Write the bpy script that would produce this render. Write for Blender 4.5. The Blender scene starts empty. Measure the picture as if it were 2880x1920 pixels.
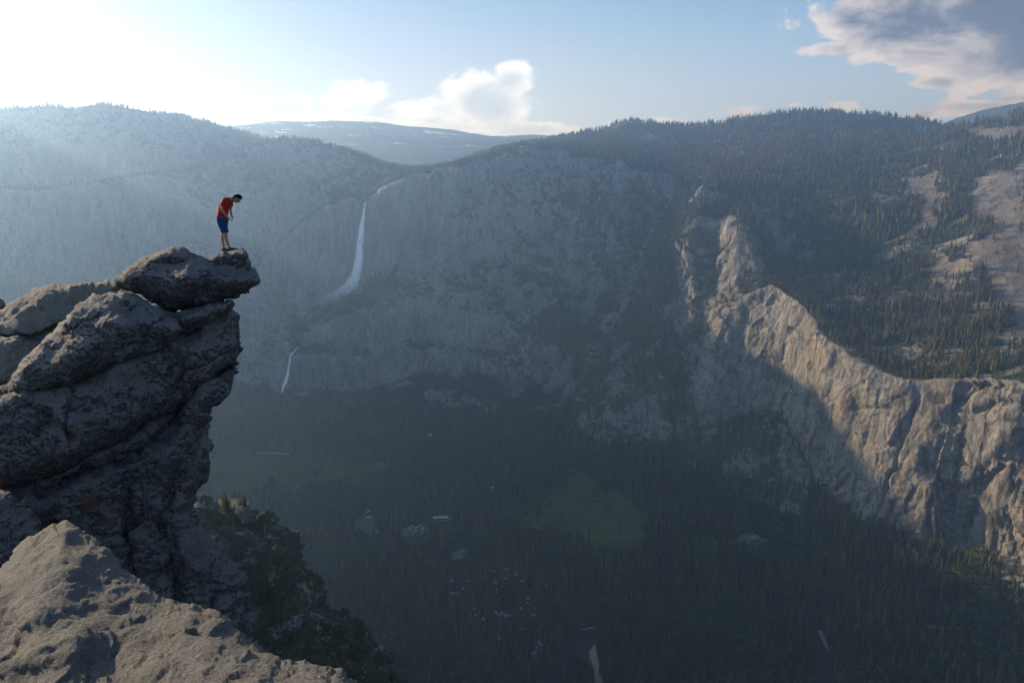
import bpy, math, random
import numpy as np
from mathutils import Vector, Matrix
from mathutils.geometry import delaunay_2d_cdt
R = math.radians
rng = np.random.default_rng(7)
random.seed(7)
sc = bpy.context.scene
COL = sc.collection
SUN_AZ, SUN_EL = R(-61.5), R(17.4)          # azimuth from +Y, negative is to the left
PIT = R(12); CP, SP = math.cos(PIT), math.sin(PIT)
FLOOR = -980.0

# ---------------------------------------------------------------- helpers
def ray(px, py):
    u = (np.asarray(px, float) - 1176) / 1568; v = (784 - np.asarray(py, float)) / 1568
    return u, CP + v * SP, -SP + v * CP
def at(px, py, Y):                         # a bearing and a distance -> a point of the land
    u, dy, dz = ray(px, py); k = np.asarray(Y, float) / dy
    return np.stack([u * k, dy * k, dz * k], -1)
def onz(px, py, z=FLOOR):
    u, dy, dz = ray(px, py); k = z / dz
    return np.stack([u * k, dy * k, dz * k], -1)
def proj(P):
    x, y, z = P[..., 0], P[..., 1], P[..., 2]
    f = y * CP - z * SP; up = y * SP + z * CP
    return 1176 + 1568 * x / f, 784 - 1568 * up / f
def hsh(ix, iy, iz, s):
    h = (ix.astype(np.int64) * 374761393 + iy.astype(np.int64) * 668265263 + iz.astype(np.int64) * 2147483647 + s * 974711) & 0xffffffff
    h = ((h ^ (h >> 13)) * 1274126177) & 0xffffffff
    h = ((h ^ (h >> 16)) * 2246822519) & 0xffffffff
    return ((h ^ (h >> 15)) & 0xffff) / 65535.0
def n2(x, y, s=0):
    ix = np.floor(x); iy = np.floor(y); fx = x - ix; fy = y - iy
    fx = fx * fx * fx * (fx * (fx * 6 - 15) + 10); fy = fy * fy * fy * (fy * (fy * 6 - 15) + 10)
    ix = ix.astype(np.int64); iy = iy.astype(np.int64); z = np.zeros_like(ix)
    a = hsh(ix, iy, z, s); b = hsh(ix + 1, iy, z, s); c = hsh(ix, iy + 1, z, s); d = hsh(ix + 1, iy + 1, z, s)
    return (a + (b - a) * fx + (c - a) * fy + (a - b - c + d) * fx * fy) * 2 - 1
def n3(x, y, z, s=0):
    iz = np.floor(z); fz = z - iz; fz = fz * fz * (3 - 2 * fz); o = iz * 57.31
    ix = np.floor(x); iy = np.floor(y); fx = x - ix; fy = y - iy
    fx = fx * fx * (3 - 2 * fx); fy = fy * fy * (3 - 2 * fy)
    ix = ix.astype(np.int64); iy = iy.astype(np.int64); iz = iz.astype(np.int64)
    def lay(k):
        a = hsh(ix, iy, k, s); b = hsh(ix + 1, iy, k, s); c = hsh(ix, iy + 1, k, s); d = hsh(ix + 1, iy + 1, k, s)
        return a + (b - a) * fx + (c - a) * fy + (a - b - c + d) * fx * fy
    A = lay(iz); B = lay(iz + 1)
    return (A + (B - A) * fz) * 2 - 1
def fbm2(x, y, o=5, s=0, g=.5):
    t = 0; a = 1; n = 0
    for i in range(o):
        t = t + a * n2(x * 2 ** i + 17.3 * i, y * 2 ** i - 9.1 * i, s + i); n += a; a *= g
    return t / n
def fbm3(x, y, z, o=4, s=0, g=.5):
    t = 0; a = 1; n = 0
    for i in range(o):
        t = t + a * n3(x * 2 ** i + 17.3 * i, y * 2 ** i - 9.1 * i, z * 2 ** i + 3.7 * i, s + i); n += a; a *= g
    return t / n
def ridge3(x, y, z, o=4, s=0):
    t = 0; a = 1; n = 0
    for i in range(o):
        t = t + a * (1 - 2 * np.abs(n3(x * 2 ** i + 7.7 * i, y * 2 ** i - 4.1 * i, z * 2 ** i, s + i))); n += a; a *= .5
    return t / n
def facet3(x, y, z, s=0):
    """broken rock: every cell is one tilted plane, with steps where planes meet"""
    ix, iy, iz = (np.floor(v).astype(np.int64) for v in (x, y, z)); best = np.full(x.shape, 9e9); out = np.zeros(x.shape)
    for a in (-1, 0, 1):
        for b in (-1, 0, 1):
            for c in (-1, 0, 1):
                i, j, k = ix + a, iy + b, iz + c
                px_ = i + .1 + .8 * hsh(i, j, k, s); py_ = j + .1 + .8 * hsh(i, j, k, s + 1); pz_ = k + .1 + .8 * hsh(i, j, k, s + 2)
                dx, dy, dz = x - px_, y - py_, z - pz_; d = dx * dx + dy * dy + dz * dz; m = d < best; best = np.where(m, d, best)
                f = (hsh(i, j, k, s + 3) - .5) * 1.3 + dx * (hsh(i, j, k, s + 4) - .5) * 1.6 + dy * (hsh(i, j, k, s + 5) - .5) * 1.6 + dz * (hsh(i, j, k, s + 6) - .5) * 1.6
                out = np.where(m, f, out)
    return out
def sstep(a, b, x):
    t = np.clip((x - a) / (b - a), 0, 1); return t * t * (3 - 2 * t)
def inpoly(px, py, poly):
    ins = np.zeros(np.shape(px), bool); n = len(poly)
    for i in range(n):
        x1, y1 = poly[i]; x2, y2 = poly[(i + 1) % n]
        if y1 == y2: continue
        c = ((y1 > py) != (y2 > py)) & (px < (x2 - x1) * (py - y1) / (y2 - y1) + x1)
        ins ^= c
    return ins
def segdist(px, py, pts, closed=True):
    d = np.full(np.shape(px), 1e9); n = len(pts)
    for i in range(n if closed else n - 1):
        ax, ay = pts[i]; bx, by = pts[(i + 1) % n]
        vx, vy = bx - ax, by - ay; L = vx * vx + vy * vy + 1e-9
        t = np.clip(((px - ax) * vx + (py - ay) * vy) / L, 0, 1)
        d = np.minimum(d, np.hypot(px - ax - t * vx, py - ay - t * vy))
    return d

def mesh_np(name, V, F, mat=None, smooth=True, col=None, parent=None, link=True):
    """F: (n,3) or (n,4) array, or a list of arrays"""
    me = bpy.data.meshes.new(name)
    Fs = F if isinstance(F, list) else [F]
    V = np.ascontiguousarray(V, dtype=np.float32)
    me.vertices.add(len(V)); me.vertices.foreach_set('co', V.ravel())
    tot = sum(f.size for f in Fs); nf = sum(len(f) for f in Fs)
    me.loops.add(tot); me.loops.foreach_set('vertex_index', np.concatenate([f.ravel() for f in Fs]).astype(np.int32))
    cnt = np.concatenate([np.full(len(f), f.shape[1]) for f in Fs])
    me.polygons.add(nf); st = np.zeros(nf, np.int32); st[1:] = np.cumsum(cnt)[:-1]
    me.polygons.foreach_set('loop_start', st)
    me.polygons.foreach_set('use_smooth', np.full(nf, smooth, bool))
    if col is not None:
        for an, c in (col.items() if isinstance(col, dict) else [('Col', col)]):
            a = me.color_attributes.new(an, 'FLOAT_COLOR', 'POINT')
            if c.shape[1] == 3: c = np.concatenate([c, np.ones((len(c), 1))], 1)
            a.data.foreach_set('color', np.ascontiguousarray(c, dtype=np.float32).ravel())
    me.update(); me.validate()
    if mat: me.materials.append(mat)
    o = bpy.data.objects.new(name, me)
    if link: COL.objects.link(o)
    if parent: o.parent = parent
    return o
def tag(o, label=None, cat=None, group=None, kind=None):
    for k, v in (('label', label), ('category', cat), ('group', group), ('kind', kind)):
        if v: o[k] = v
    return o
def empty(name, loc, rz=0):
    o = bpy.data.objects.new(name, None); COL.objects.link(o); o.location = loc; o.rotation_euler = (0, 0, rz); o.empty_display_size = .2
    return o

# ---------------------------------------------------------------- materials
class NT:
    def __init__(s, tree): s.t = tree
    def n(s, typ, **kw):
        nd = s.t.nodes.new(typ)
        for k, v in kw.items():
            if k == 'ins':
                for a, b in v.items():
                    if isinstance(b, bpy.types.NodeSocket): s.t.links.new(b, nd.inputs[a])
                    else: nd.inputs[a].default_value = b
            else: setattr(nd, k, v)
        return nd
    def m(s, op, a, b=None, c=None, clamp=False):
        nd = s.n('ShaderNodeMath', operation=op, use_clamp=clamp)
        for i, v in enumerate((a, b, c)):
            if v is None: continue
            if isinstance(v, bpy.types.NodeSocket): s.t.links.new(v, nd.inputs[i])
            else: nd.inputs[i].default_value = v
        return nd.outputs[0]
    def mr(s, x, a, b, c=0., d=1., smooth=True):
        return s.n('ShaderNodeMapRange', interpolation_type='SMOOTHSTEP' if smooth else 'LINEAR', ins={'Value': x, 'From Min': a, 'From Max': b, 'To Min': c, 'To Max': d}).outputs[0]
    def mix(s, f, a, b, blend='MIX'):
        nd = s.n('ShaderNodeMix', data_type='RGBA', blend_type=blend)
        for k, v in ((0, f), (6, a), (7, b)):
            if isinstance(v, bpy.types.NodeSocket): s.t.links.new(v, nd.inputs[k])
            else: nd.inputs[k].default_value = v if k == 0 else (tuple(v) + (1,))[:4]
        return nd.outputs[2]
    def noise(s, vec, scale, detail=6, rough=.6, lac=2., dist=0.):
        return s.n('ShaderNodeTexNoise', ins={'Vector': vec, 'Scale': scale, 'Detail': float(detail), 'Roughness': rough, 'Lacunarity': lac, 'Distortion': dist}).outputs['Fac']
    def map(s, vec, sc_=(1, 1, 1), rot=(0, 0, 0), loc=(0, 0, 0)):
        return s.n('ShaderNodeMapping', ins={'Vector': vec, 'Scale': sc_, 'Rotation': rot, 'Location': loc}).outputs[0]
def newmat(name):
    m = bpy.data.materials.new(name); m.use_nodes = True; t = m.node_tree
    for nd in list(t.nodes): t.nodes.remove(nd)
    N = NT(t)
    out = N.n('ShaderNodeOutputMaterial'); b = N.n('ShaderNodeBsdfPrincipled')
    t.links.new(b.outputs[0], out.inputs[0]); b.inputs['Specular IOR Level'].default_value = .25
    return m, N, b, out
def simple(name, col, rough=.8, var=.25, scale=3., bump=0., spec=.25, metal=0.):
    m, N, b, _ = newmat(name)
    tc = N.n('ShaderNodeTexCoord').outputs['Object']
    f = N.noise(tc, scale, 5)
    lo = [c * (1 - var) for c in col]; hi = [min(1, c * (1 + var)) for c in col]
    N.t.links.new(N.mix(f, lo, hi), b.inputs['Base Color'])
    b.inputs['Roughness'].default_value = rough; b.inputs['Metallic'].default_value = metal; b.inputs['Specular IOR Level'].default_value = spec
    if bump:
        bp = N.n('ShaderNodeBump', ins={'Height': N.noise(tc, scale * 3, 5), 'Strength': .6, 'Distance': bump})
        N.t.links.new(bp.outputs[0], b.inputs['Normal'])
    return m
HAZE = 1.28e-4
HCOL = (.41, .64, 1.)
HG = .72
SUNC = (1, .91, .77)
DEN = True
EXPO = .75
# ---------------------------------------------------------------- the land: break lines (bearing x, bearing y, depth)
PTS = []
def ln(pts, back=None, step=9.0):
    """densify one break line; back=(dY,dz) adds the hidden far side of a crest"""
    p = np.array(pts, float); out = []
    for a, b in zip(p[:-1], p[1:]):
        n = max(1, int(abs(a[0] - b[0]) / step), int(abs(a[1] - b[1]) / 14))
        for k in range(n): out.append(a + (b - a) * k / n)
    out.append(p[-1]); out = np.array(out)
    W = at(out[:, 0], out[:, 1], out[:, 2]); W[:, 2] = np.maximum(W[:, 2], FLOOR)
    PTS.append(W)
    if back:
        B = W.copy(); B[:, :2] *= ((out[:, 2] + back[0]) / out[:, 2])[:, None]; B[:, 2] -= back[1]; PTS.append(B)
def hid(pts, step=12.0):                    # (bearing x, depth, height)
    p = np.array(pts, float); out = []
    for a, b in zip(p[:-1], p[1:]):
        n = max(1, int(abs(a[0] - b[0]) / step))
        for k in range(n): out.append(a + (b - a) * k / n)
    out.append(p[-1]); out = np.array(out)
    u = (out[:, 0] - 1176) / 1568
    PTS.append(np.stack([u * out[:, 1] / .99, out[:, 1], out[:, 2]], -1))
def flo(pts, step=30.0):
    p = np.array(pts, float); out = []
    for a, b in zip(p[:-1], p[1:]):
        n = max(1, int(np.hypot(*(a - b)) / step))
        for k in range(n): out.append(a + (b - a) * k / n)
    out.append(p[-1]); out = np.array(out); PTS.append(onz(out[:, 0], out[:, 1]))
# far country
ln([(-2600, 300, 10500), (-1500, 280, 10500), (0, 262, 10500), (60, 248, 10500), (130, 247, 10500), (250, 262, 10500), (520, 291, 10500), (600, 282, 10500), (640, 279, 10500), (700, 281, 10500), (760, 277, 10500), (870, 281, 10500), (930, 289, 10500), (990, 292, 10500), (1060, 301, 10500), (1130, 313, 10500), (1200, 310, 10500), (1290, 309, 10500), (1450, 330, 10000), (2000, 330, 9000), (2130, 300, 9000), (2200, 270, 9000), (2260, 251, 9000), (2352, 233, 9000), (2700, 200, 9000), (3400, 200, 9000)], back=(1500, 500), step=20)
ln([(-2600, 420, 7300), (0, 400, 7300), (400, 400, 7300), (700, 396, 7300), (900, 392, 7300), (1000, 385, 7300), (1150, 360, 7300), (1290, 330, 7000), (1450, 345, 7300), (2000, 340, 7300), (2700, 340, 7300), (3400, 340, 7300)], step=20)
# left mountain
ln([(-70, 260, 3900), (0, 255, 3900), (90, 248, 3900), (190, 245, 3900), (270, 246, 3980), (340, 252, 4150), (400, 262, 4450), (450, 275, 4800), (500, 290, 5100), (560, 305, 5500), (620, 320, 5700), (700, 365, 5700), (800, 405, 5700), (900, 420, 5600)], back=(500, 160), step=12)
ln([(-70, 345, 3700), (0, 345, 3700), (200, 342, 3710), (300, 345, 3800), (400, 350, 4080), (520, 352, 4600), (640, 372, 4900)], step=12)
ln([(-70, 435, 3540), (0, 432, 3540), (150, 428, 3560), (330, 408, 3720), (400, 395, 3950), (480, 366, 4180), (560, 337, 4250), (620, 321, 4250), (660, 314, 4250), (720, 319, 4250), (780, 341, 4250), (830, 365, 4250), (880, 386, 4250), (930, 404, 4250)], back=(70, 5))
ln([(-90, 520, 3480), (0, 520, 3480), (300, 500, 3600), (500, 470, 3920), (650, 430, 4020), (760, 415, 4070), (860, 418, 4120)])
ln([(-90, 640, 3420), (0, 640, 3420), (300, 640, 3500), (480, 640, 3680), (560, 615, 3780)])
ln([(-90, 765, 3370), (0, 765, 3370), (300, 765, 3420), (500, 762, 3500), (600, 752, 3500), (650, 748, 3470)])
ln([(-90, 892, 3290), (0, 892, 3290), (300, 892, 3290), (560, 890, 3290), (625, 905, 3230)])
# wall of the big fall
ln([(570, 640, 3640), (630, 578, 3640), (680, 530, 3630), (730, 487, 3620), (786, 454, 3620), (822, 442, 3620), (833, 446, 3625), (839, 468, 3640), (846, 440, 3620), (862, 436, 3620), (900, 419, 3620), (938, 408, 3630), (1030, 390, 3650), (1106, 369, 3680), (1145, 356, 3700), (1202, 337, 3740), (1300, 343, 3740), (1400, 362, 3700), (1500, 385, 3680), (1560, 398, 3680)], step=6)
ln([(620, 598, 3860), (680, 548, 3870), (730, 502, 3870), (790, 466, 3870), (860, 446, 3870), (930, 414, 3900)])
ln([(560, 702, 3545), (640, 702, 3545), (700, 702, 3545), (755, 698, 3535), (800, 670, 3532), (840, 640, 3535), (870, 618, 3535), (930, 592, 3535), (1000, 592, 3530), (1080, 600, 3510), (1180, 612, 3470), (1300, 645, 3380), (1380, 680, 3300)])
ln([(1030, 480, 3605), (1106, 470, 3605), (1200, 462, 3590), (1300, 470, 3540), (1400, 495, 3480), (1450, 515, 3440)])
hid([(1545, 3850, 40), (1512, 3620, -60), (1488, 3400, -240), (1455, 3180, -500), (1400, 3080, -640), (1345, 2980, -780), (1300, 2880, -905)])
ln([(720, 742, 3335), (745, 735, 3325), (830, 708, 3325), (900, 720, 3310), (1000, 700, 3315), (1080, 730, 3280), (1200, 755, 3220), (1310, 800, 3130)])
ln([(715, 792, 3258), (860, 792, 3252), (1000, 772, 3262), (1080, 790, 3225), (1200, 826, 3150), (1280, 870, 3060)])
ln([(700, 824, 3200), (760, 820, 3198), (860, 826, 3192), (960, 815, 3200), (1080, 818, 3175), (1180, 852, 3115)], step=7)
ln([(700, 892, 3170), (850, 895, 3168), (960, 858, 3180), (1080, 852, 3152), (1200, 905, 3070)], step=7)
ln([(738, 720, 3480), (715, 755, 3410), (690, 792, 3330), (668, 815, 3285), (657, 860, 3262), (650, 912, 3215)])
# plateau behind the rim, right sky line
ln([(960, 398, 4300), (1050, 384, 4400), (1150, 352, 4500), (1300, 338, 4500), (1400, 340, 4400), (1500, 360, 4300), (1600, 362, 4500), (1700, 342, 4700), (1800, 322, 4800), (1950, 312, 4900)])
ln([(960, 392, 5300), (1040, 374, 5200), (1100, 356, 5200), (1200, 333, 5200), (1280, 320, 5200), (1310, 312, 5300), (1400, 298, 5500), (1422, 284, 5500), (1450, 281, 5500), (1520, 285, 5500), (1600, 287, 5500), (1680, 275, 5500), (1750, 263, 5500), (1830, 256, 5500), (1900, 262, 5500), (2000, 264, 5500), (2080, 275, 5500), (2130, 279, 5500), (2230, 300, 5400), (2700, 300, 5400), (3400, 300, 5400)], back=(600, 200))
ln([(2120, 315, 4300), (2190, 291, 4200), (2260, 279, 4100), (2352, 256, 4000), (2700, 190, 3800), (3400, 120, 3700)], back=(400, 150))
ln([(1650, 392, 3750), (1750, 380, 3900), (1900, 368, 4000), (2050, 352, 4050), (2200, 335, 3850), (2352, 318, 3650), (2700, 290, 3500), (3400, 260, 3400)])
# right massif
ln([(1640, 423, 3470), (1690, 426, 3480), (1750, 430, 3500), (1900, 425, 3560), (2050, 420, 3520)])
ln([(1601, 500, 3140), (1650, 503, 3130), (1697, 488, 3040)])
ln([(1592, 560, 3020), (1640, 560, 3030), (1676, 562, 2960)])
ln([(1599, 640, 2900), (1650, 640, 2890)])
ln([(1478, 592, 3090), (1502, 552, 3220), (1530, 498, 3400), (1560, 440, 3600)])
ln([(1607, 446, 3330), (1601, 500, 3140), (1592, 560, 3020), (1599, 640, 2900), (1603, 700, 2820)], step=6)
ln([(1583, 462, 3290), (1556, 545, 3110), (1553, 620, 3010), (1572, 690, 2890)], step=6)
ln([(1478, 600, 3075), (1444, 693, 2980), (1396, 765, 2920), (1345, 880, 2840), (1318, 950, 2760)])
ln([(1697, 490, 2990), (1722, 560, 2860), (1753, 648, 2730)], step=6)
ln([(1686, 505, 2990), (1684, 560, 2880), (1690, 640, 2790), (1722, 657, 2745)], step=6)
ln([(1640, 600, 2950), (1650, 690, 2790)])
ln([(1450, 770, 2840), (1500, 780, 2780), (1560, 790, 2770), (1610, 760, 2760)])
ln([(1655, 745, 2685), (1700, 692, 2700), (1760, 648, 2690), (1830, 690, 2485), (1880, 745, 2300), (1915, 790, 2195), (1970, 825, 2100), (2060, 872, 1978), (2130, 874, 1930), (2200, 872, 1850), (2352, 878, 1700), (2700, 900, 1500), (3400, 920, 1300)], step=7)
ln([(1300, 975, 2720), (1350, 1010, 2615), (1400, 1045, 2425), (1440, 1062, 2335), (1500, 1050, 2375), (1600, 990, 2490), (1700, 962, 2510), (1780, 947, 2455), (1810, 970, 2390), (1850, 1040, 2250), (1880, 1120, 2085), (1900, 1160, 2005), (1960, 1200, 1905), (2050, 1240, 1805), (2120, 1262, 1758), (2165, 1258, 1750), (2185, 1238, 1765), (2250, 1262, 1685), (2352, 1312, 1560), (2700, 1420, 1360), (3400, 1500, 1200)], step=7)
ln([(1800, 612, 2880), (1870, 690, 2600), (1930, 735, 2420), (2000, 785, 2240), (2060, 835, 2080), (2150, 842, 1995), (2352, 840, 1800), (2700, 850, 1600), (3400, 860, 1450)])
ln([(1800, 480, 3260), (1900, 500, 3150), (2000, 505, 3050), (2100, 455, 3200), (2230, 400, 3250)])
ln([(2020, 620, 2780), (2100, 600, 2740), (2150, 560, 2760), (2260, 520, 2700), (2352, 500, 2650), (2700, 470, 2450), (3400, 430, 2300)])
ln([(2060, 740, 2360), (2150, 700, 2400), (2250, 690, 2350), (2310, 740, 2180), (2352, 770, 2080), (2700, 780, 1980), (3400, 780, 1800)])
ln([(2240, 440, 2980), (2300, 400, 3030), (2352, 385, 3030), (2700, 360, 2800), (3400, 330, 2600)])
# talus cone
ln([(1600, 1060, 2290), (1700, 1040, 2290), (1790, 1030, 2250), (1850, 1150, 1990)])
flo([(1340, 1060), (1500, 1130), (1640, 1160), (1800, 1200), (1950, 1250), (2100, 1290), (2250, 1330), (2400, 1400), (2800, 1500)])
flo([(-500, 985), (0, 985), (500, 1000), (700, 1000), (900, 990), (1100, 1000), (1250, 1010), (1340, 1050)])
for yy, xe in ((1100, 1440), (1170, 1620), (1250, 1900), (1330, 2150), (1400, 2300), (1560, 3000)):
    flo([(max(-500, 400 + (yy - 1000) * .95), yy), (xe, yy)], 90)

# near side of the valley, below the viewpoint
flo([(-500, 1150), (0, 1150), (560, 1140), (660, 1200), (760, 1300), (850, 1420), (915, 1568), (960, 1800)])
ln([(-900, 1250, 1300), (0, 1250, 1300), (450, 1240, 1350), (640, 1300, 1120), (740, 1390, 950), (800, 1480, 880), (850, 1568, 830)])
hid([(-3500, 700, -500), (0, 700, -520), (560, 640, -420), (700, 620, -470), (850, 640, -640), (1000, 700, -880), (3000, 700, -900)], 40)
hid([(-3500, 1000, -960), (-2000, 1000, -900), (0, 1000, -800)], 60)
hid([(950, 1000, -979), (4000, 1000, -979)], 40)
hid([(-3500, 330, -330), (0, 330, -330), (900, 330, -480), (3500, 330, -600)], 60)
hid([(-3500, 150, -330), (0, 150, -330), (900, 150, -430), (3500, 150, -500)], 90)
# far left, out of frame: unseen range added and shaped to shade the valley
def wpt(a): PTS.append(np.array(a, float))
for t_, dz_ in ((4350, 0), (5200, -250), (6500, -500), (3500, -520), (2900, -1300)):
    pp = []
    for s_ in range(-400, 3000, 50):
        H0 = -760 + 30 * math.sin(s_ / 170) + 22 * math.sin(s_ / 61 + 1)
        if s_ > 2050: H0 += float(np.interp(s_, [2050, 2170, 2348, 2500, 2900], [0, 0, 0, 0, 0]))
        if s_ < 650: H0 -= 420 * (1 - max(0, (s_ - 350) / 300)) if s_ > 350 else 420
        pp.append((math.sin(SUN_AZ) * t_ + math.cos(SUN_AZ) * s_, math.cos(SUN_AZ) * t_ - math.sin(SUN_AZ) * s_, max(FLOOR, H0 + 4350 * math.tan(SUN_EL) + dz_)))
    pp = [q for q in pp if q[0] / max(q[1], 1) < (-.80 if t_ > 4000 else -.92)]
    wpt(pp)

P0 = np.concatenate(PTS)
th = np.arctan2(P0[:, 0], P0[:, 1]); lr = np.log(np.hypot(P0[:, 0], P0[:, 1]))
T0, T1 = R(-72), R(52); L0, L1 = math.log(170), math.log(12500)
k = (th > T0 - .2) & (th < T1 + .2) & (P0[:, 1] > 50); P0, th, lr = P0[k], th[k], lr[k]
# corners so that the whole fan is covered
for a in np.linspace(T0 - .25, T1 + .25, 9):
    for l_, z_ in ((L0 - .3, -500), (L1 + .3, 0)):
        th = np.append(th, a); lr = np.append(lr, l_); P0 = np.vstack([P0, [0, 0, z_]])
res = delaunay_2d_cdt([Vector((a, b)) for a, b in zip(th, lr)], [], [], 0, 1e-5)
vz = np.array([P0[o[0], 2] if len(o) else 0 for o in res[3]]); vc = np.array([(v.x, v.y) for v in res[0]])
DT = R(.07); DL = .0026
nT = int((T1 - T0) / DT) + 1; nL = int((L1 - L0) / DL) + 1
HM = np.full((nT, nL), np.nan, np.float32)
for f in res[2]:
    if len(f) != 3: continue
    a, b, c = vc[f[0]], vc[f[1]], vc[f[2]]
    i0 = max(0, int((min(a[0], b[0], c[0]) - T0) / DT)); i1 = min(nT - 1, int((max(a[0], b[0], c[0]) - T0) / DT) + 1)
    j0 = max(0, int((min(a[1], b[1], c[1]) - L0) / DL)); j1 = min(nL - 1, int((max(a[1], b[1], c[1]) - L0) / DL) + 1)
    if i1 < i0 or j1 < j0: continue
    X, Y = np.meshgrid(T0 + np.arange(i0, i1 + 1) * DT, L0 + np.arange(j0, j1 + 1) * DL, indexing='ij')
    det = (b[1] - c[1]) * (a[0] - c[0]) + (c[0] - b[0]) * (a[1] - c[1])
    if abs(det) < 1e-14: continue
    w0 = ((b[1] - c[1]) * (X - c[0]) + (c[0] - b[0]) * (Y - c[1])) / det
    w1 = ((c[1] - a[1]) * (X - c[0]) + (a[0] - c[0]) * (Y - c[1])) / det
    w2 = 1 - w0 - w1; m = (w0 > -1e-6) & (w1 > -1e-6) & (w2 > -1e-6)
    H = w0 * vz[f[0]] + w1 * vz[f[1]] + w2 * vz[f[2]]
    S = HM[i0:i1 + 1, j0:j1 + 1]; S[m] = H[m]
HM = np.nan_to_num(HM, nan=-900.)
def blur(A, k, ax):
    ker = np.hanning(2 * k + 3)[1:-1]; ker /= ker.sum()
    P = np.pad(A, [(k, k) if i == ax else (0, 0) for i in range(2)], mode='edge'); out = np.zeros_like(A)
    for i, w in enumerate(ker): out += w * (P[i:i + A.shape[0], :] if ax == 0 else P[:, i:i + A.shape[1]])
    return out
HM = blur(blur(HM, 2, 0), 2, 1)
def hmap(t, l):
    a = np.clip((t - T0) / DT, 0, nT - 1.001); b = np.clip((l - L0) / DL, 0, nL - 1.001)
    i = a.astype(int); j = b.astype(int); fa = a - i; fb = b - j
    return (HM[i, j] * (1 - fa) * (1 - fb) + HM[i + 1, j] * fa * (1 - fb) + HM[i, j + 1] * (1 - fa) * fb + HM[i + 1, j + 1] * fa * fb)
TT, LL = np.meshgrid(T0 + np.arange(nT) * DT, L0 + np.arange(nL) * DL, indexing='ij')
RR = np.exp(LL); GX = RR * np.sin(TT); GY = RR * np.cos(TT)
wa = sstep(1300, 3500, RR) * 10 + 7
wa = wa * np.where((GX > 500) & (RR < 3400), .42, 1)
wx = fbm2(GX / 160, GY / 160, 6, 3, .66) * wa * 2.1; wy = fbm2(GX / 160 + 40, GY / 160 - 9, 6, 31, .66) * wa * 2.1
HW = hmap(np.arctan2(GX + wx, GY + wy), np.log(np.hypot(GX + wx, GY + wy)))
# relief on everything that is not valley floor
up = sstep(-975, -900, HW)
rel = fbm2(GX / 420, GY / 420, 6, 5, .5) * 26 + (1 - np.abs(fbm2(GX / 150, GY / 150, 5, 8, .55)) * 2) * 9
HW = HW + up * rel * np.clip(RR / 3000, .25, 1.6) * np.where(RR > 5000, .45, .7)
HW = HW + fbm2(GX / 60, GY / 60, 3, 12) * .35
# adaptive rows per column
PHI = np.arctan2(HW, RR)
wgt = np.abs(np.diff(PHI, axis=1)); wgt = np.concatenate([wgt, wgt[:, -1:]], 1)
wgt = blur(blur(wgt, 9, 0), 1, 1) + .16 * DL * np.where(RR < 1000, .3, 1) + 1e-7
cols = np.array([i for i in range(nT) if abs(T0 + i * DT) < R(39.5) or i % 5 == 0])
NR = 980
VX = np.zeros((len(cols), NR)); VY = VX.copy(); VZ = VX.copy()
for q, i in enumerate(cols):
    c = np.cumsum(wgt[i]); c = (c - c[0]) / (c[-1] - c[0])
    l = np.interp(np.linspace(0, 1, NR), c, LL[i]); z = np.interp(l, LL[i], HW[i]); r = np.exp(l); t = T0 + i * DT
    VX[q] = r * math.sin(t); VY[q] = r * math.cos(t); VZ[q] = z
def normals(X, Y, Z):
    P = np.stack([X, Y, Z], -1)
    a = np.gradient(P, axis=0); b = np.gradient(P, axis=1); n = np.cross(a, b)
    n /= np.linalg.norm(n, axis=-1, keepdims=True) + 1e-9
    n[n[..., 2] < 0] *= -1
    return n
Nn = normals(VX, VY, VZ); steep = sstep(.25, .75, 1 - Nn[..., 2])
upm = sstep(-976, -940, VZ)
wq = fbm3(VX / 50, VY / 50, VZ / 50, 3, 55) * 14
def terr(q, n):
    q = q * n; f = np.floor(q); return (f + sstep(.35, .65, q - f)) / n
dd = ridge3(VX / 46, VY / 46, VZ / 420, 4, 50) * 4 + terr(fbm3((VX + wq) / 95, (VY + wq) / 95, VZ / 170, 3, 61), 5) * 26 + terr(fbm3((VX + wq) / 36, (VY - wq) / 36, VZ / 60, 3, 62), 4) * 4 + fbm3(VX / 20, VY / 20, VZ / 26, 3, 60, .55) * 3.5
ms = (steep > .08) & (upm > .1) & (VY > 1000); xx, yy, zz = VX[ms], VY[ms], VZ[ms]; ww = wq[ms] * .7
dd[ms] += facet3((xx + ww) / 62, (yy + ww) / 62, (zz - ww) / 120, 900) * 13 + facet3((xx - ww) / 24, (yy + ww) / 24, (zz + ww) / 40, 910) * 3
bw = fbm2(VX / 400, VY / 400, 3, 57) * 110
dd = dd + np.where(VY > 2950, 1, .25) * (1 - np.abs(fbm3((VX + bw) / 230, (VY + bw) / 230, VZ / 900, 3, 58)) * 3.2) * 30
calm = np.where(VX < 300, 1 - .62 * sstep(2900, 3300, VY), 1)      # the sheer far walls are plainer than the broken right wall
dd = dd * calm + (1 - calm) * (1 - np.abs(fbm3((VX + bw) / 230, (VY + bw) / 230, VZ / 900, 3, 58)) * 3.2) * 30
dd = dd * steep * upm * np.clip(np.hypot(VX, VY) / 3000, .3, 1.5)
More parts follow.
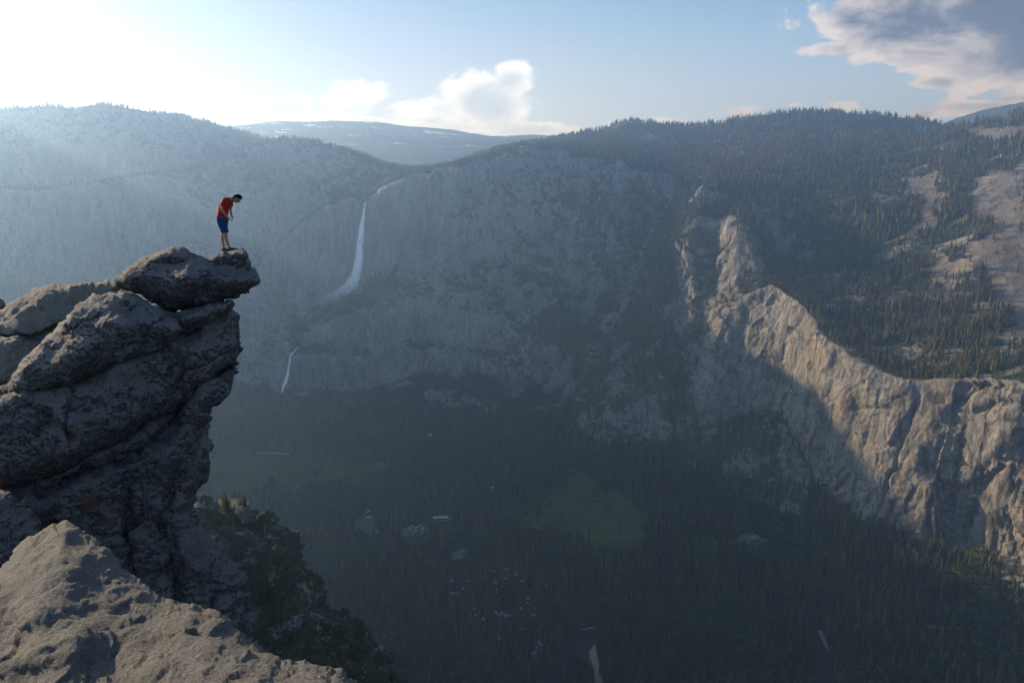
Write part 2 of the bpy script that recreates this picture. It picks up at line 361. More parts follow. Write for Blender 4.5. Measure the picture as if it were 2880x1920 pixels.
# the big arches and corner cracks of the right-hand wall
PXX, PYY = proj(np.stack([VX, VY, VZ], -1))
wallm = steep * upm * (VY < 2900) * (VX > 600)
for pts, w, dep in (([(2170, 1235), (2190, 1130), (2130, 1080), (2175, 960), (2215, 890), (2290, 872), (2352, 885), (2480, 960)], 15, -26),
                    ([(2175, 1240), (2210, 1130), (2270, 1060), (2352, 990), (2480, 960)], 12, -20),
                    ([(2110, 910), (2075, 1010), (2045, 1100), (2010, 1200)], 5, -14),
                    ([(1790, 870), (1850, 935), (1880, 1010), (1890, 1120)], 9, -12),
                    ([(1960, 940), (2040, 938)], 5, -10), ([(1990, 980), (1970, 1100), (1950, 1190)], 5, -7), ([(1850, 880), (1905, 1000), (1915, 1120)], 6, -8),
                    ([(2230, 950), (2300, 925), (2352, 930)], 9, -12), ([(2310, 1050), (2290, 1200), (2310, 1290)], 5, -9),
                    ([(1500, 800), (1470, 880), (1440, 960)], 8, -16), ([(1590, 800), (1600, 880), (1560, 960)], 8, -16), ([(1660, 760), (1650, 870), (1690, 940)], 9, -14)):
    d = segdist(PXX + fbm2(PXX / 25, PYY / 25, 3, 77) * 9, PYY + fbm2(PXX / 25, PYY / 25, 3, 78) * 9, pts, False)
    dd = dd + wallm * dep * np.exp(-(d / w) ** 2)
jx = fbm2(PXX / 25, PYY / 25, 3, 79) * 12; jy = fbm2(PXX / 25, PYY / 25, 3, 80) * 12
for poly, dep in (([(2168, 1300), (2160, 1200), (2150, 1130), (2150, 1060), (2170, 980), (2195, 915), (2240, 886), (2300, 884), (2352, 892), (2600, 960), (2600, 1400), (2300, 1400)], 15),
                  ([(2182, 1300), (2188, 1230), (2208, 1150), (2240, 1095), (2290, 1045), (2352, 992), (2600, 900), (2600, 1400), (2300, 1400)], 28)):
    d_ = segdist(PXX + jx, PYY + jy, poly); dd = dd - wallm * np.where(inpoly(PXX + jx, PYY + jy, poly), dep * sstep(0, 7, d_), 0)
VX += Nn[..., 0] * dd; VY += Nn[..., 1] * dd; VZ += Nn[..., 2] * dd
N2 = normals(VX, VY, VZ)
PXX, PYY = proj(np.stack([VX, VY, VZ], -1)); RNG = np.hypot(VX, VY)
# ground cover classes
BRUSH = [(980, 420), (1300, 380), (1560, 420), (1600, 480), (1560, 560), (1620, 740), (1560, 800), (1480, 820), (1400, 900), (1300, 960), (1180, 900), (1120, 820), (1180, 700), (1060, 560)]
bru = np.clip(1 - segdist(PXX, PYY, BRUSH) / 45, 0, 1) * .5; bru = np.where(inpoly(PXX, PYY, BRUSH), 1 - bru, bru) * (RNG > 2000)
nz = N2[..., 2] * .35 + Nn[..., 2] * .65 + fbm2(VX / 60, VY / 60, 3, 90) * .10 + bru * .26
veg = sstep(.60, .74, nz)
GRAN = [[(2230, 470), (2250, 400), (2352, 375), (2500, 340), (2500, 820), (2352, 790), (2320, 740), (2290, 650), (2250, 620), (2180, 640), (2140, 660), (2150, 600), (2240, 560), (2300, 520), (2250, 500)],
        [(2080, 410), (2140, 385), (2165, 420), (2150, 520), (2110, 520), (2130, 450), (2070, 440)],
        [(2230, 300), (2352, 285), (2400, 320), (2250, 325)]]
gr = np.zeros_like(VZ)
wpx = PXX + fbm2(PXX / 40, PYY / 40, 4, 91) * 34; wpy = PYY + fbm2(PXX / 40, PYY / 40, 4, 92) * 26
for g in GRAN: gr = np.maximum(gr, inpoly(wpx, wpy, g) * 1.0)
gr *= (RNG > 1500)
n_big = fbm2(VX / 300, VY / 300, 4, 95); n_s = fbm2(VX / 22, VY / 22, 3, 96)
patch = sstep(.12, .3, fbm2(VX / 90, VY / 60, 4, 97) + .25 * n_s) * (RNG < 5600)     # bare slabs among the woods
veg = np.where((RNG < 1500) & (VX < 0), np.maximum(veg, sstep(.3, .55, nz)), veg); veg = veg * (1 - gr) * (1 - .8 * patch * upm * (RNG > 1400))
veg = np.where(upm < .5, 1, veg)
# far country: more open granite and old snow
far = sstep(5000, 8500, RNG)
streak = fbm3(VX / 16, VY / 16, VZ / 150, 4, 100, .6)
tone = fbm3(VX / 90, VY / 90, VZ / 140, 4, 110)
band = fbm3(VX / 60, VY / 60, VZ / 700, 4, 115); g0 = (.225 + .06 * streak + .07 * tone + .09 * np.where(VY > 2900, band, band * .5) + .05 * fbm3(VX / 9, VY / 9, VZ / 9, 2, 99))[..., None] * np.array([1.0, .965, .905])
stain = sstep(.12, .34, fbm3(VX / 13, VY / 13, VZ / 300, 3, 130) + .25 * fbm2(VX / 120, VY / 120, 2, 131)) * steep
g0 = g0 * (1 - .6 * stain[..., None]); tan = sstep(.1, .6, fbm3(VX / 60, VY / 60, VZ / 50, 3, 140))
g0 = g0 * (1 + tan[..., None] * np.array([.14, .03, -.08])); gm = g0.mean(axis=(0, 1)) * .95; g0 = g0 * (.45 + .55 * calm[..., None]) + gm * (.55 - .55 * calm[..., None]); g0 = np.clip(g0, .04, .5)
g0 = g0 * (1 - gr[..., None] * np.array([.24, .28, .33]))
v0 = np.array([.030, .038, .017]) * (1 + .5 * n_s[..., None]); v0 = v0 * (1 + .5 * sstep(0, .5, n_big)[..., None] * np.array([.5, .3, 0]))
C = g0 * (1 - veg[..., None]) + v0 * veg[..., None]
snow = sstep(.30, .42, fbm2(VX / 500 + 5, VY / 140, 5, 150, .6)) * sstep(430, 620, VZ) * (VX < 1200) * (RNG > 5000)
C = C * (1 - snow[..., None]) + snow[..., None] * np.array([.78, .8, .84])
# pale sand and boulder fields of the talus
tal = inpoly(wpx, wpy, [(1800, 960), (1850, 1030), (1865, 1100), (1840, 1190), (1800, 1180), (1810, 1080), (1790, 1000)]) * 1.0
tal = np.maximum(tal, inpoly(wpx, wpy, [(1560, 1060), (1640, 1070), (1720, 1120), (1700, 1140), (1600, 1110)]) * sstep(0, .2, n_s))
tal *= (RNG > 1500) * (VX > 500)
C = C * (1 - tal[..., None]) + tal[..., None] * (np.array([.2, .19, .18]) * (1 + .8 * n_s[..., None]))
veg = veg * (1 - tal)

m, N, b, _ = newmat('land')
ca = N.n('ShaderNodeVertexColor', layer_name='Col').outputs[0]
geo = N.n('ShaderNodeNewGeometry').outputs['Position']
fn = N.noise(geo, .12, 8, .78)
fv = N.noise(N.map(geo, (1, 1, .12)), .06, 6, .65)
rockm = N.n('ShaderNodeVertexColor', layer_name='Col').outputs[1]
wv = N.n('ShaderNodeVectorMath', operation='ADD', ins={0: geo, 1: N.n('ShaderNodeVectorMath', operation='SCALE', ins={0: N.n('ShaderNodeTexNoise', ins={'Vector': geo, 'Scale': .03, 'Detail': 4.}).outputs['Color'], 'Scale': 26.}).outputs[0]}).outputs[0]
def crk(sc2, zs, w): return N.mr(N.n('ShaderNodeTexVoronoi', feature='DISTANCE_TO_EDGE', ins={'Vector': N.map(wv, (1, 1, zs)), 'Scale': sc2}).outputs[0], 0., w)
ck = N.m('MULTIPLY', crk(.016, .35, .05), N.mr(crk(.045, .3, .09), 0, 1, .45, 1.))
ck = N.mr(N.m('MULTIPLY', N.m('SUBTRACT', 1., ck), rockm), 0., 1., 1., .52, False)
ws = N.noise(N.map(geo, (1, 1, .035)), .055, 5, .62); wst = N.mr(N.m('MULTIPLY', N.mr(ws, .56, .64), rockm), 0., 1., 1., .5, False)
k_ = N.m('ADD', N.mr(fn, .3, .7, .78, 1.22, False), N.mr(fv, .3, .7, -.20, .20, False)); k_ = N.m('MULTIPLY', k_, N.m('MULTIPLY', ck, wst))
N.t.links.new(N.mix(1., ca, N.n('ShaderNodeCombineColor', ins={0: k_, 1: k_, 2: k_}).outputs[0], 'MULTIPLY'), b.inputs['Base Color'])
b.inputs['Roughness'].default_value = .95; b.inputs['Specular IOR Level'].default_value = .1
bp = N.n('ShaderNodeBump', ins={'Height': N.m('ADD', N.m('ADD', fn, fv), N.m('MULTIPLY', ck, .5)), 'Strength': .85, 'Distance': 5.5})
N.t.links.new(bp.outputs[0], b.inputs['Normal'])
M_LAND = m
nc = len(cols); idx = np.arange(nc * NR).reshape(nc, NR)
Fq = np.stack([idx[:-1, :-1], idx[1:, :-1], idx[1:, 1:], idx[:-1, 1:]], -1).reshape(-1, 4)[:, ::-1]
ter = mesh_np('terrain', np.stack([VX, VY, VZ], -1).reshape(-1, 3), Fq, M_LAND, True, np.concatenate([C, ((1 - veg) * sstep(.02, .3, 1 - Nn[..., 2]) * (1 - snow) * (calm * .9 + .1))[..., None]], -1).reshape(-1, 4))
tag(ter, kind='structure')
# ---------------------------------------------------------------- valley floor: meadows, river, roads, sand
MEAD = [[(380, 1075), (450, 1050), (560, 1040), (700, 1046), (800, 1052), (870, 1062), (905, 1078), (880, 1096), (800, 1110), (740, 1126), (640, 1120), (540, 1135), (440, 1140), (380, 1120)],
        [(1290, 1085), (1350, 1086), (1392, 1104), (1420, 1135), (1470, 1160), (1495, 1190), (1490, 1235), (1450, 1265), (1390, 1262), (1330, 1240), (1270, 1215), (1205, 1196), (1200, 1178), (1250, 1155), (1262, 1120)],
        [(1590, 1235), (1625, 1225), (1645, 1245), (1640, 1280), (1600, 1290), (1575, 1262)]]
SAND = [[(1031, 1283), (1040, 1268), (1060, 1260), (1086, 1257), (1094, 1263), (1075, 1272), (1062, 1281), (1042, 1288)],
        [(1352, 1500), (1366, 1478), (1368, 1500), (1378, 1535), (1390, 1570), (1392, 1620), (1372, 1620), (1366, 1560), (1354, 1530)],
        [(1878, 1447), (1890, 1452), (1898, 1480), (1902, 1500), (1892, 1480)],
        [(2052, 1410), (2090, 1418), (2060, 1421)], [(2120, 1430), (2160, 1436), (2215, 1440), (2200, 1446), (2130, 1444)]]
BARE = [[(1012, 958), (1030, 956), (1042, 962), (1036, 972), (1016, 969)], [(815, 1192), (835, 1180), (858, 1184), (860, 1200), (872, 1222), (850, 1230), (822, 1222), (812, 1208)],
        [(915, 1218), (935, 1210), (985, 1206), (990, 1222), (950, 1232), (920, 1230)], [(975, 1192), (1020, 1182), (1046, 1186), (1040, 1196), (985, 1200)],
        [(920, 940), (985, 930), (990, 955), (950, 966), (920, 956)], [(1692, 1232), (1730, 1222), (1768, 1240), (1762, 1268), (1720, 1272)]]
ROADS = [([(858, 1060), (880, 1066), (902, 1073), (920, 1084)], 9), ([(1286, 1077), (1310, 1078), (1345, 1088)], 9), ([(1200, 1200), (1225, 1208), (1255, 1218), (1292, 1234)], 9),
         ([(586, 1042), (620, 1040), (665, 1043)], 16), ([(738, 1088), (748, 1080), (756, 1063)], 4), ([(700, 1180), (716, 1195), (742, 1212), (760, 1232)], 10), ([(1852, 1398), (1880, 1400)], 8), ([(1560, 1435), (1585, 1460), (1600, 1478)], 9)]
RIVER = [([(960, 1300), (985, 1295), (1000, 1272), (1030, 1250), (1085, 1240), (1130, 1246), (1180, 1262), (1225, 1290), (1262, 1330), (1300, 1362), (1335, 1400), (1348, 1430), (1352, 1450), (1340, 1485), (1300, 1515), (1268, 1545), (1255, 1600)], [14, 18, 24, 24, 20, 16, 14, 14, 16, 18, 22, 26, 30, 34, 38, 40, 40]),
         ([(1790, 1372), (1810, 1388), (1835, 1400), (1860, 1430), (1880, 1460), (1895, 1520), (1890, 1600)], [14, 22, 24, 26, 34, 44, 44])]
M_MEAD, N, b, _ = newmat('meadow_grass')
P = N.n('ShaderNodeNewGeometry').outputs['Position']
g1 = N.noise(P, .012, 6, .62); g2 = N.noise(N.map(P, (1, 1, 1), (0, 0, .5)), .05, 6, .7, 2., 1.)
c_ = N.mix(N.mr(g1, .35, .65), (.030, .058, .016), (.068, .092, .028)); c_ = N.mix(N.mr(g2, .55, .72), c_, (.105, .100, .052)); c_ = N.mix(N.mr(g2, .42, .32), c_, (.020, .034, .012))
N.t.links.new(c_, b.inputs['Base Color']); b.inputs['Roughness'].default_value = 1.; b.inputs['Specular IOR Level'].default_value = 0
M_SAND = simple('river_sand', (.24, .21, .165), .9, .2, .05)
M_ROAD = simple('road_asphalt', (.13, .13, .135), .9, .15, .05)
M_BARE = simple('bare_ground', (.12, .112, .10), .95, .25, .03)
M_RIVER = simple('river_water', (.016, .021, .025), .6, .2, .02, 0, .12)
def sheet(name, polys, mat, dz, kind='structure', wob=0):
    V = []; F = []
    for poly in polys:
        q = []
        for i in range(len(poly)):
            a = np.array(poly[i], float); b = np.array(poly[(i + 1) % len(poly)], float); n = max(1, int(np.hypot(*(b - a)) / 6))
            q += [a + (b - a) * k / n for k in range(n)]
        q = np.array(q)
        w = onz(q[:, 0], q[:, 1]);
        if wob: w[:, 0] += fbm2(w[:, 0] / 60, w[:, 1] / 60, 3, 200) * wob; w[:, 1] += fbm2(w[:, 0] / 60, w[:, 1] / 60, 3, 210) * wob
        r = delaunay_2d_cdt([Vector((x, y)) for x, y in w[:, :2]], [(i, (i + 1) % len(w)) for i in range(len(w))], [], 1, 1e-4)
        o = len(V); V += [(v.x, v.y, FLOOR + dz) for v in r[0]]; F += [[o + i for i in f] for f in r[2] if len(f) == 3]
    ob = mesh_np(name, np.array(V), np.array(F), mat, False); return tag(ob, kind=kind)
def ribbon(name, lines, mat, dz):
    V = []; F = []
    for pts, w in lines:
        p = np.array(pts, float); W_ = onz(p[:, 0], p[:, 1])[:, :2]; w = np.full(len(p), w, float) if np.isscalar(w) else np.array(w, float)
        tt = np.arange(len(p)); t2 = np.linspace(0, len(p) - 1, len(p) * 6)
        X = np.interp(t2, tt, W_[:, 0]); Y = np.interp(t2, tt, W_[:, 1]); w = np.interp(t2, tt, w)
        for _ in range(3):
            X[1:-1] = (X[:-2] + 2 * X[1:-1] + X[2:]) / 4; Y[1:-1] = (Y[:-2] + 2 * Y[1:-1] + Y[2:]) / 4
        dx = np.gradient(X); dy = np.gradient(Y); L = np.hypot(dx, dy) + 1e-6
        o = len(V)
        for i in range(len(X)):
            ox, oy = -dy[i] / L[i] * w[i] / 2, dx[i] / L[i] * w[i] / 2
            V += [(X[i] + ox, Y[i] + oy, FLOOR + dz), (X[i] - ox, Y[i] - oy, FLOOR + dz)]
            if i: F.append([o + 2 * i - 2, o + 2 * i - 1, o + 2 * i + 1, o + 2 * i])
    ob = mesh_np(name, np.array(V), np.array(F), mat, False); return tag(ob, kind='structure')
sheet('meadow', MEAD, M_MEAD, .7, wob=34)
ribbon('river', RIVER, M_RIVER, 1.0)
sheet('sandbank', SAND, M_SAND, 1.35, wob=5)
sheet('bare_ground', BARE, M_BARE, 1.0, wob=8)
ribbon('road', ROADS, M_ROAD, 1.3)

# ---------------------------------------------------------------- buildings
M_ROOFP = simple('pale_roof', (.42, .43, .45), .6, .1, .3); M_ROOFG = simple('grey_roof', (.16, .155, .15), .8, .15, .3)
M_WALLB = simple('brown_wall', (.12, .08, .05), .9, .2, .5); M_TENT = simple('tent_canvas', (.28, .285, .29), .8, .08, .5)
M_STONE = simple('stone_wall', (.19, .165, .14), .9, .25, .4); M_WINDOW = simple('window_glass', (.03, .035, .04), .2, .1, 1.)
def gable(L, Wd, H, Rf, ov=.5, hip=False):
    """walls and roof of a gabled block, centred on its base"""
    x, y = L / 2, Wd / 2
    Vw = np.array([[-x, -y, 0], [x, -y, 0], [x, y, 0], [-x, y, 0], [-x, -y, H], [x, -y, H], [x, y, H], [-x, y, H], [-x, 0, H + Rf], [x, 0, H + Rf]])
    Fw = [np.array([[0, 1, 5, 4], [2, 3, 7, 6], [1, 2, 6, 5], [3, 0, 4, 7]]), np.array([[4, 7, 8], [5, 9, 6]])]
    x += ov; yo = y + ov; dz = Rf / y * ov; h = L / 3 if hip else 0; th = .25; c = []
    for zz in (.06, .06 + th):
        c += [[-x, -yo, H - dz + zz], [x, -yo, H - dz + zz], [x, yo, H - dz + zz], [-x, yo, H - dz + zz], [-x + h, 0, H + Rf + zz], [x - h, 0, H + Rf + zz]]
    q = [[0, 1, 5, 4], [2, 3, 4, 5]]; t3 = [[1, 2, 5], [3, 0, 4]] if hip else []
    Fr = [np.array([[i + 6 for i in f] for f in q] + [f[::-1] for f in q] + [[0, 6, 7, 1], [2, 8, 9, 3]] + ([[1, 7, 8, 2], [3, 9, 6, 0]] if hip else [[1, 7, 11, 5], [5, 11, 8, 2], [3, 9, 10, 4], [4, 10, 6, 0]]))]
    if t3: Fr.append(np.array([[i + 6 for i in f] for f in t3] + [f[::-1] for f in t3]))
    return Vw, Fw, np.array(c), Fr
def cuboid(cx, cy, cz, sx_, sy_, sz_):
    V = np.array([[cx + a * sx_ / 2, cy + b_ * sy_ / 2, cz + c_ * sz_ / 2] for a in (-1, 1) for b_ in (-1, 1) for c_ in (-1, 1)])
    F = np.array([[0, 1, 3, 2], [4, 6, 7, 5], [0, 4, 5, 1], [2, 3, 7, 6], [0, 2, 6, 4], [1, 5, 7, 3]]); return V, F
def joinm(lst):
    V = []; F = []; o = 0
    for v, f in lst: V.append(v); F.append(f + o); o += len(v)
    return np.concatenate(V), np.concatenate(F)
def house(name, px, py, L, Wd, H, Rf, rz, mw, mr, label, cat, group=None, hip=False, loc=None, door=True):
    w = onz(px, py) if loc is None else loc
    r = empty(name, (w[0], w[1], FLOOR + .9), rz); tag(r, label, cat, group)
    Vw, Fw, Vr, Fr = gable(L, Wd, H, Rf, .6 if L > 8 else .25, hip)
    mesh_np('wall', Vw, Fw, mw, False, parent=r); mesh_np('roof', Vr, Fr, mr, False, parent=r)
    if door:
        v, f = cuboid(0, -Wd / 2 - .04, 1.05, 1.1, .08, 2.1); mesh_np('door', v, f, M_WINDOW, False, parent=r)
        for sx2 in ((-1, 1) if L < 12 else (-3, -2, -1, 1, 2, 3)):
            v, f = cuboid(sx2 * L * (.3 if L < 12 else .15), -Wd / 2 - .04, 1.7, 1.0 if L < 12 else L * .07, .08, 1.1); mesh_np('window', v, f, M_WINDOW, False, parent=r)
    return r
def copy_tree(o, parent=None):
    c = o.copy(); COL.objects.link(c); c.parent = parent
    for ch in list(o.children): copy_tree(ch, c)
    return c
HOUSES = []
def many(proto, spots, labels, group):
    for i, (px, py, rz, s) in enumerate(spots):
        o = proto if i == 0 else copy_tree(proto)
        w = onz(px, py); o.location = (w[0], w[1], FLOOR + .9); o.rotation_euler.z = rz; o.scale = (s, s, s)
        if isinstance(labels, str): o['label'] = labels
        else: o['label'] = labels[i]
        if group: o['group'] = group
        HOUSES.append((px, py))
pr = house('lodge_building', 950, 945, 26, 12, 5, 4, .3, M_WALLB, M_ROOFP, 'x', 'building')
vs_ = [(928, 941, .3, 1), (942, 935, -.5, 1.1), (955, 931, .1, .9), (968, 934, .8, 1.1), (978, 940, -.2, 1), (964, 943, .5, 1.2), (950, 948, -.1, 1.3), (936, 950, 1.1, .9), (958, 955, .2, 1.1), (972, 951, -.4, 1), (984, 948, .1, .8), (946, 957, .6, .8)]
many(pr, vs_, 'pale roofed building in the clustered village below the lower waterfall', 'pale roofed buildings of the valley village')
h1 = house('lodge_building', 987, 1002, 24, 12, 6, 5, .9, M_WALLB, M_ROOFP, 'single pale roofed building in the woods just below the village cluster', 'building'); HOUSES.append((987, 1002))
h2 = house('long_hall', 1011, 1192, 46, 14, 6, 3, .1, M_WALLB, M_ROOFP, 'long bright roofed hall among trees right of the curved car park', 'building'); HOUSES.append((1011, 1192))
h3 = house('lodge_building', 1128, 1122, 22, 12, 5, 4, -.6, M_WALLB, M_ROOFP, 'small pale roofed building in dense trees left of the big green meadow', 'building'); HOUSES.append((1128, 1122))
# hotel of several wings
w = onz(1728, 1250); ho_ = empty('stone_hotel', (w[0], w[1], FLOOR + .9), .2); tag(ho_, 'large stone hotel of many roofed wings among trees below the right cliff', 'hotel')
for (x, y, L, Wd, H, rf, rz) in ((0, 0, 34, 20, 22, 6, 0), (-30, 8, 42, 13, 13, 5, .25), (28, -2, 34, 12, 10, 4, -.1), (4, -26, 16, 30, 9, 4, 0), (-8, 22, 24, 12, 15, 5, 0)):
    Vw, Fw, Vr, Fr = gable(L, Wd, H, rf, .8, True); c_, s_ = math.cos(rz), math.sin(rz)
    def tr(V): return np.stack([V[:, 0] * c_ - V[:, 1] * s_ + x, V[:, 0] * s_ + V[:, 1] * c_ + y, V[:, 2]], -1)
    wl = mesh_np('wing', tr(Vw), Fw, M_STONE, False, parent=ho_); mesh_np('roof', tr(Vr), Fr, M_ROOFG, False, parent=wl)
    for i in range(4):
        v, f = cuboid(-L / 2 + L * (i + .5) / 4, -Wd / 2 - .05, H * .5, L * .09, .1, H * .55); mesh_np('window', tr(v), f, M_WINDOW, False, parent=wl)
HOUSES += [(1728, 1250), (1712, 1245), (1745, 1252)]
# tent cabins
tp = house('tent_cabin', 1100, 1350, 9, 6, 2.6, 2.4, 0, M_TENT, M_TENT, 'x', 'tent cabin', door=False)
v, f = cuboid(0, -3.04, 1.1, 1.2, .06, 2.1); mesh_np('door', v, f, M_WALLB, False, parent=tp)
spots = []
for (x7, y7) in [(1305, 968), (1376, 962), (1320, 970), (1388, 958), (1438, 990), (1170, 1024), (1090, 1020), (1318, 1030), (1330, 1032), (1377, 1010), (1465, 1020), (1475, 1022), (1085, 1088), (1098, 1090), (1124, 1090), (1155, 1066), (1333, 1070), (1332, 1087), (1212, 1175), (1218, 1208), (1312, 1192), (1330, 1190), (1342, 1204), (1360, 1198), (1380, 1202), (1400, 1206), (1260, 1228), (1382, 1210), (1497, 1118), (1470, 1280), (1500, 1140), (1465, 1170), (1560, 1350), (1570, 1365), (1545, 1385), (1530, 1425), (1325, 1402), (1436, 1465), (1490, 1475), (1245, 992), (1180, 1022), (1530, 1205), (1670, 1268), (1574, 1396), (1538, 1404), (1345, 1330), (1528, 1412)]:
    spots.append((571.7 + x7 * .4272, 898.4 + y7 * .4272, random.uniform(0, 3.1), random.uniform(.55, .95)))
many(tp, spots, 'small white tent cabin scattered in the dark forest near the river', 'white tent cabins in the camp by the river')
# footbridge over the river
a_ = onz(1333, 1449); b2 = onz(1369, 1443); d_ = Vector(b2 - a_); Lb = d_.length
br = empty('footbridge', (a_ + b2) / 2 + np.array([0, 0, 4.]), math.atan2(d_.y, d_.x)); tag(br, 'narrow bridge crossing the dark river bend above the sandbank', 'bridge')
M_BRIDGE = simple('bridge_deck', (.25, .22, .20), .8, .1)
v, f = cuboid(0, 0, 0, Lb, 5, .6); mesh_np('deck', v, f, M_BRIDGE, False, parent=br)
for y_ in (-2.4, 2.4):
    v, f = joinm([cuboid(0, y_, 1.3, Lb, .15, .15)] + [cuboid(-Lb / 2 + .3 + i * (Lb - .6) / 12, y_, .75, .15, .15, 1.0) for i in range(13)]); mesh_np('railing', v, f, M_BRIDGE, False, parent=br)
for x_ in (-Lb * .22, Lb * .22):
    v, f = cuboid(x_, 0, -2.4, 2, 4.5, 4.2); mesh_np('pier', v, f, M_BRIDGE, False, parent=br)
# parked vehicles: only the bright ones can be made out
M_VAN = simple('white_paint', (.72, .73, .75), .35, .05, .5, 0, .5); M_TYRE = simple('tyre_rubber', (.03, .03, .03), .9, .1)
def vehicle(name, L, Wd, H):
    r = empty(name, (0, 0, 0))
    pro = np.array([[-L / 2, .4], [L / 2, .4], [L / 2, .45 * H], [L / 2 - .12 * L, .5 * H], [L / 2 - .22 * L, H], [-L / 2 + .05 * L, H], [-L / 2, .9 * H]]) if L < 9 else np.array([[-L / 2, .5], [L / 2, .5], [L / 2, H * .95], [L / 2 - .3, H], [-L / 2 + .2, H], [-L / 2, H * .95]])
    n = len(pro); V = np.concatenate([np.c_[pro[:, 0], np.full(n, s * Wd / 2), pro[:, 1]] for s in (-1, 1)])
    F = [np.array([[i, (i + 1) % n, (i + 1) % n + n, i + n] for i in range(n)]), np.array([list(range(n))[::-1], list(range(n, 2 * n))])]
    mesh_np('body', V, F, M_VAN, False, parent=r)
    v, f = joinm([cuboid(-L * .02, s * (Wd / 2 + .02), H * .74, L * .62, .04, H * .26) for s in (-1, 1)]); mesh_np('window_band', v, f, M_WINDOW, False, parent=r)
    for x in (-L * .32, L * .32):
        for y in (-1, 1):
            an = np.arange(12) / 12 * 2 * math.pi; rr = .42
            V = np.concatenate([np.c_[x + rr * np.cos(an), np.full(12, y * (Wd / 2 - .1 + k * .14)), rr + rr * np.sin(an)] for k in (0, 1)])
            mesh_np('wheel', V, [np.array([[i, (i + 1) % 12, (i + 1) % 12 + 12, i + 12] for i in range(12)]), np.array([list(range(12)), list(range(12, 24))])], M_TYRE, False, parent=r)
    return r
car = vehicle('parked_van', 6, 2.2, 2.4); tag(car, 'x', 'van')
bus = vehicle('parked_bus', 13, 2.6, 3.4); tag(bus, 'x', 'bus')
many(bus, [(846, 1176, 1.1, 1.1), (848, 1190, .2, 1.1)], ['white bus at the upper tip of the curved car park', 'white bus parked inside the curved car park'], None)
many(car, [(820, 1187, .9, 1), (939, 1213, .3, 1), (948, 1209, .3, 1), (957, 1212, .3, 1), (966, 1208, .3, 1), (944, 1218, .3, 1), (955, 1220, .3, 1), (972, 1215, .3, 1)], ['pale van parked on the left edge of the curved car park'] + ['small pale van in the tree shaded car park right of the curved one'] * 7, None)
for o in list(COL.objects):
    if o.name.startswith('parked_van') and o.get('label', '').startswith('small'): o['group'] = 'vans in the tree shaded car park'
many(copy_tree(car), [(596 + 8 * i, 1041 + (i % 2) * 1.5, .15, 1) for i in range(8)], 'pale vehicle in the row parked along the far meadow road', 'vehicles in a row by the far meadow')
# ---------------------------------------------------------------- woods
FG = [(-400, 790), (60, 690), (262, 650), (350, 585), (420, 570), (590, 600), (597, 652), (540, 700), (548, 800), (535, 880), (480, 935), (477, 1070), (443, 1150), (560, 1165), (650, 1215), (700, 1290), (740, 1370), (830, 1440), (900, 1540), (930, 1700), (-400, 1700)]
vis0 = PHI; runm = np.maximum.accumulate(PHI, axis=1)
NN = normals(GX, GY, HW)
tvis = np.arctan2(HW + 28, RR) >= runm - 1e-5
QX, QY = proj(np.stack([GX, GY, HW + 4], -1))
qx = QX + fbm2(QX / 40, QY / 40, 4, 91) * 34; qy = QY + fbm2(QX / 40, QY / 40, 4, 92) * 26
infr = (QX > -60) & (QX < 2420) & (QY < 1640) & (QY > 150) & (RR > 900) & (RR < 9500) & tvis & ~inpoly(QX, QY, FG)
bruG = inpoly(QX, QY, BRUSH) & (RR > 2000)
wood = sstep(.52, .72, NN[..., 2] + .28 * bruG)
pt = sstep(.10, .32, fbm2(GX / 90, GY / 60, 4, 97) + .1)
rho = np.where(HW < -930, .0105, np.where(GX < 400, .012, .0095)) * wood
rho = rho * np.where(HW > -940, 1 - .70 * pt, 1) * np.clip(1 + 1.1 * fbm2(GX / 75, GY / 75, 3, 330), .25, 2)
rho = rho * np.interp(RR, [900, 3000, 4500, 5500, 9500], [1, 1, .75, .45, .18])
for g in GRAN: rho = np.where(inpoly(qx, qy, g) & (RR > 1500), rho * .03, rho)
rho = np.where(inpoly(qx, qy, [(1800, 960), (1850, 1030), (1865, 1100), (1840, 1190), (1800, 1180), (1810, 1080), (1790, 1000)]), rho * .2, rho)
rho = np.where(inpoly(QX, QY, [(1180, 1290), (1240, 1300), (1300, 1340), (1330, 1420), (1300, 1500), (1150, 1430), (1050, 1400), (1040, 1330)]), rho * .75, rho)
ex_, ey_ = fbm2(GX / 45, GY / 45, 3, 340) * 34, fbm2(GX / 45, GY / 45, 3, 341) * 22
lone = fbm2(GX / 38, GY / 38, 3, 345) > .34
for g in MEAD:
    for k_ in (0, 10): rho = np.where(inpoly(QX + ex_, QY - k_ + ey_, g) & (HW < -960), np.where(lone, rho * .35, 0), rho)
for g in SAND + BARE:
    for k_ in (0, 12): rho = np.where(inpoly(QX + ex_ * .3, QY - k_, g) & (HW < -960), 0, rho)
for pts, w in ROADS:
    rho = np.where((segdist(QX, QY - 5, pts, False) < 7) & (HW < -960), rho * .08, rho)
for pts, w in RIVER:
    rho = np.where((segdist(QX, QY - 3, pts, False) < (6 if pts[0][0] < 1500 else 7)) & (HW < -960), 0, rho)
rho = np.where(inpoly(QX, QY, [(1322, 1440), (1380, 1440), (1380, 1500), (1300, 1540), (1250, 1600), (1240, 1540), (1290, 1500)]), 0, rho)
rho = np.where(inpoly(QX, QY, [(1845, 1400), (1900, 1450), (1915, 1600), (1868, 1600), (1862, 1450)]), 0, rho)
for (hx, hy) in HOUSES:
    m_ = (np.abs(QX - hx) < (14 if 1700 < hx < 1760 else 6)) & (QY - hy > -6) & (QY - hy < 22); rho = np.where(m_ & (HW < -960), rho * .05, rho)
ex = rho * RR ** 2 * DT * DL * infr
cnt = rng.poisson(np.clip(ex, 0, 6))
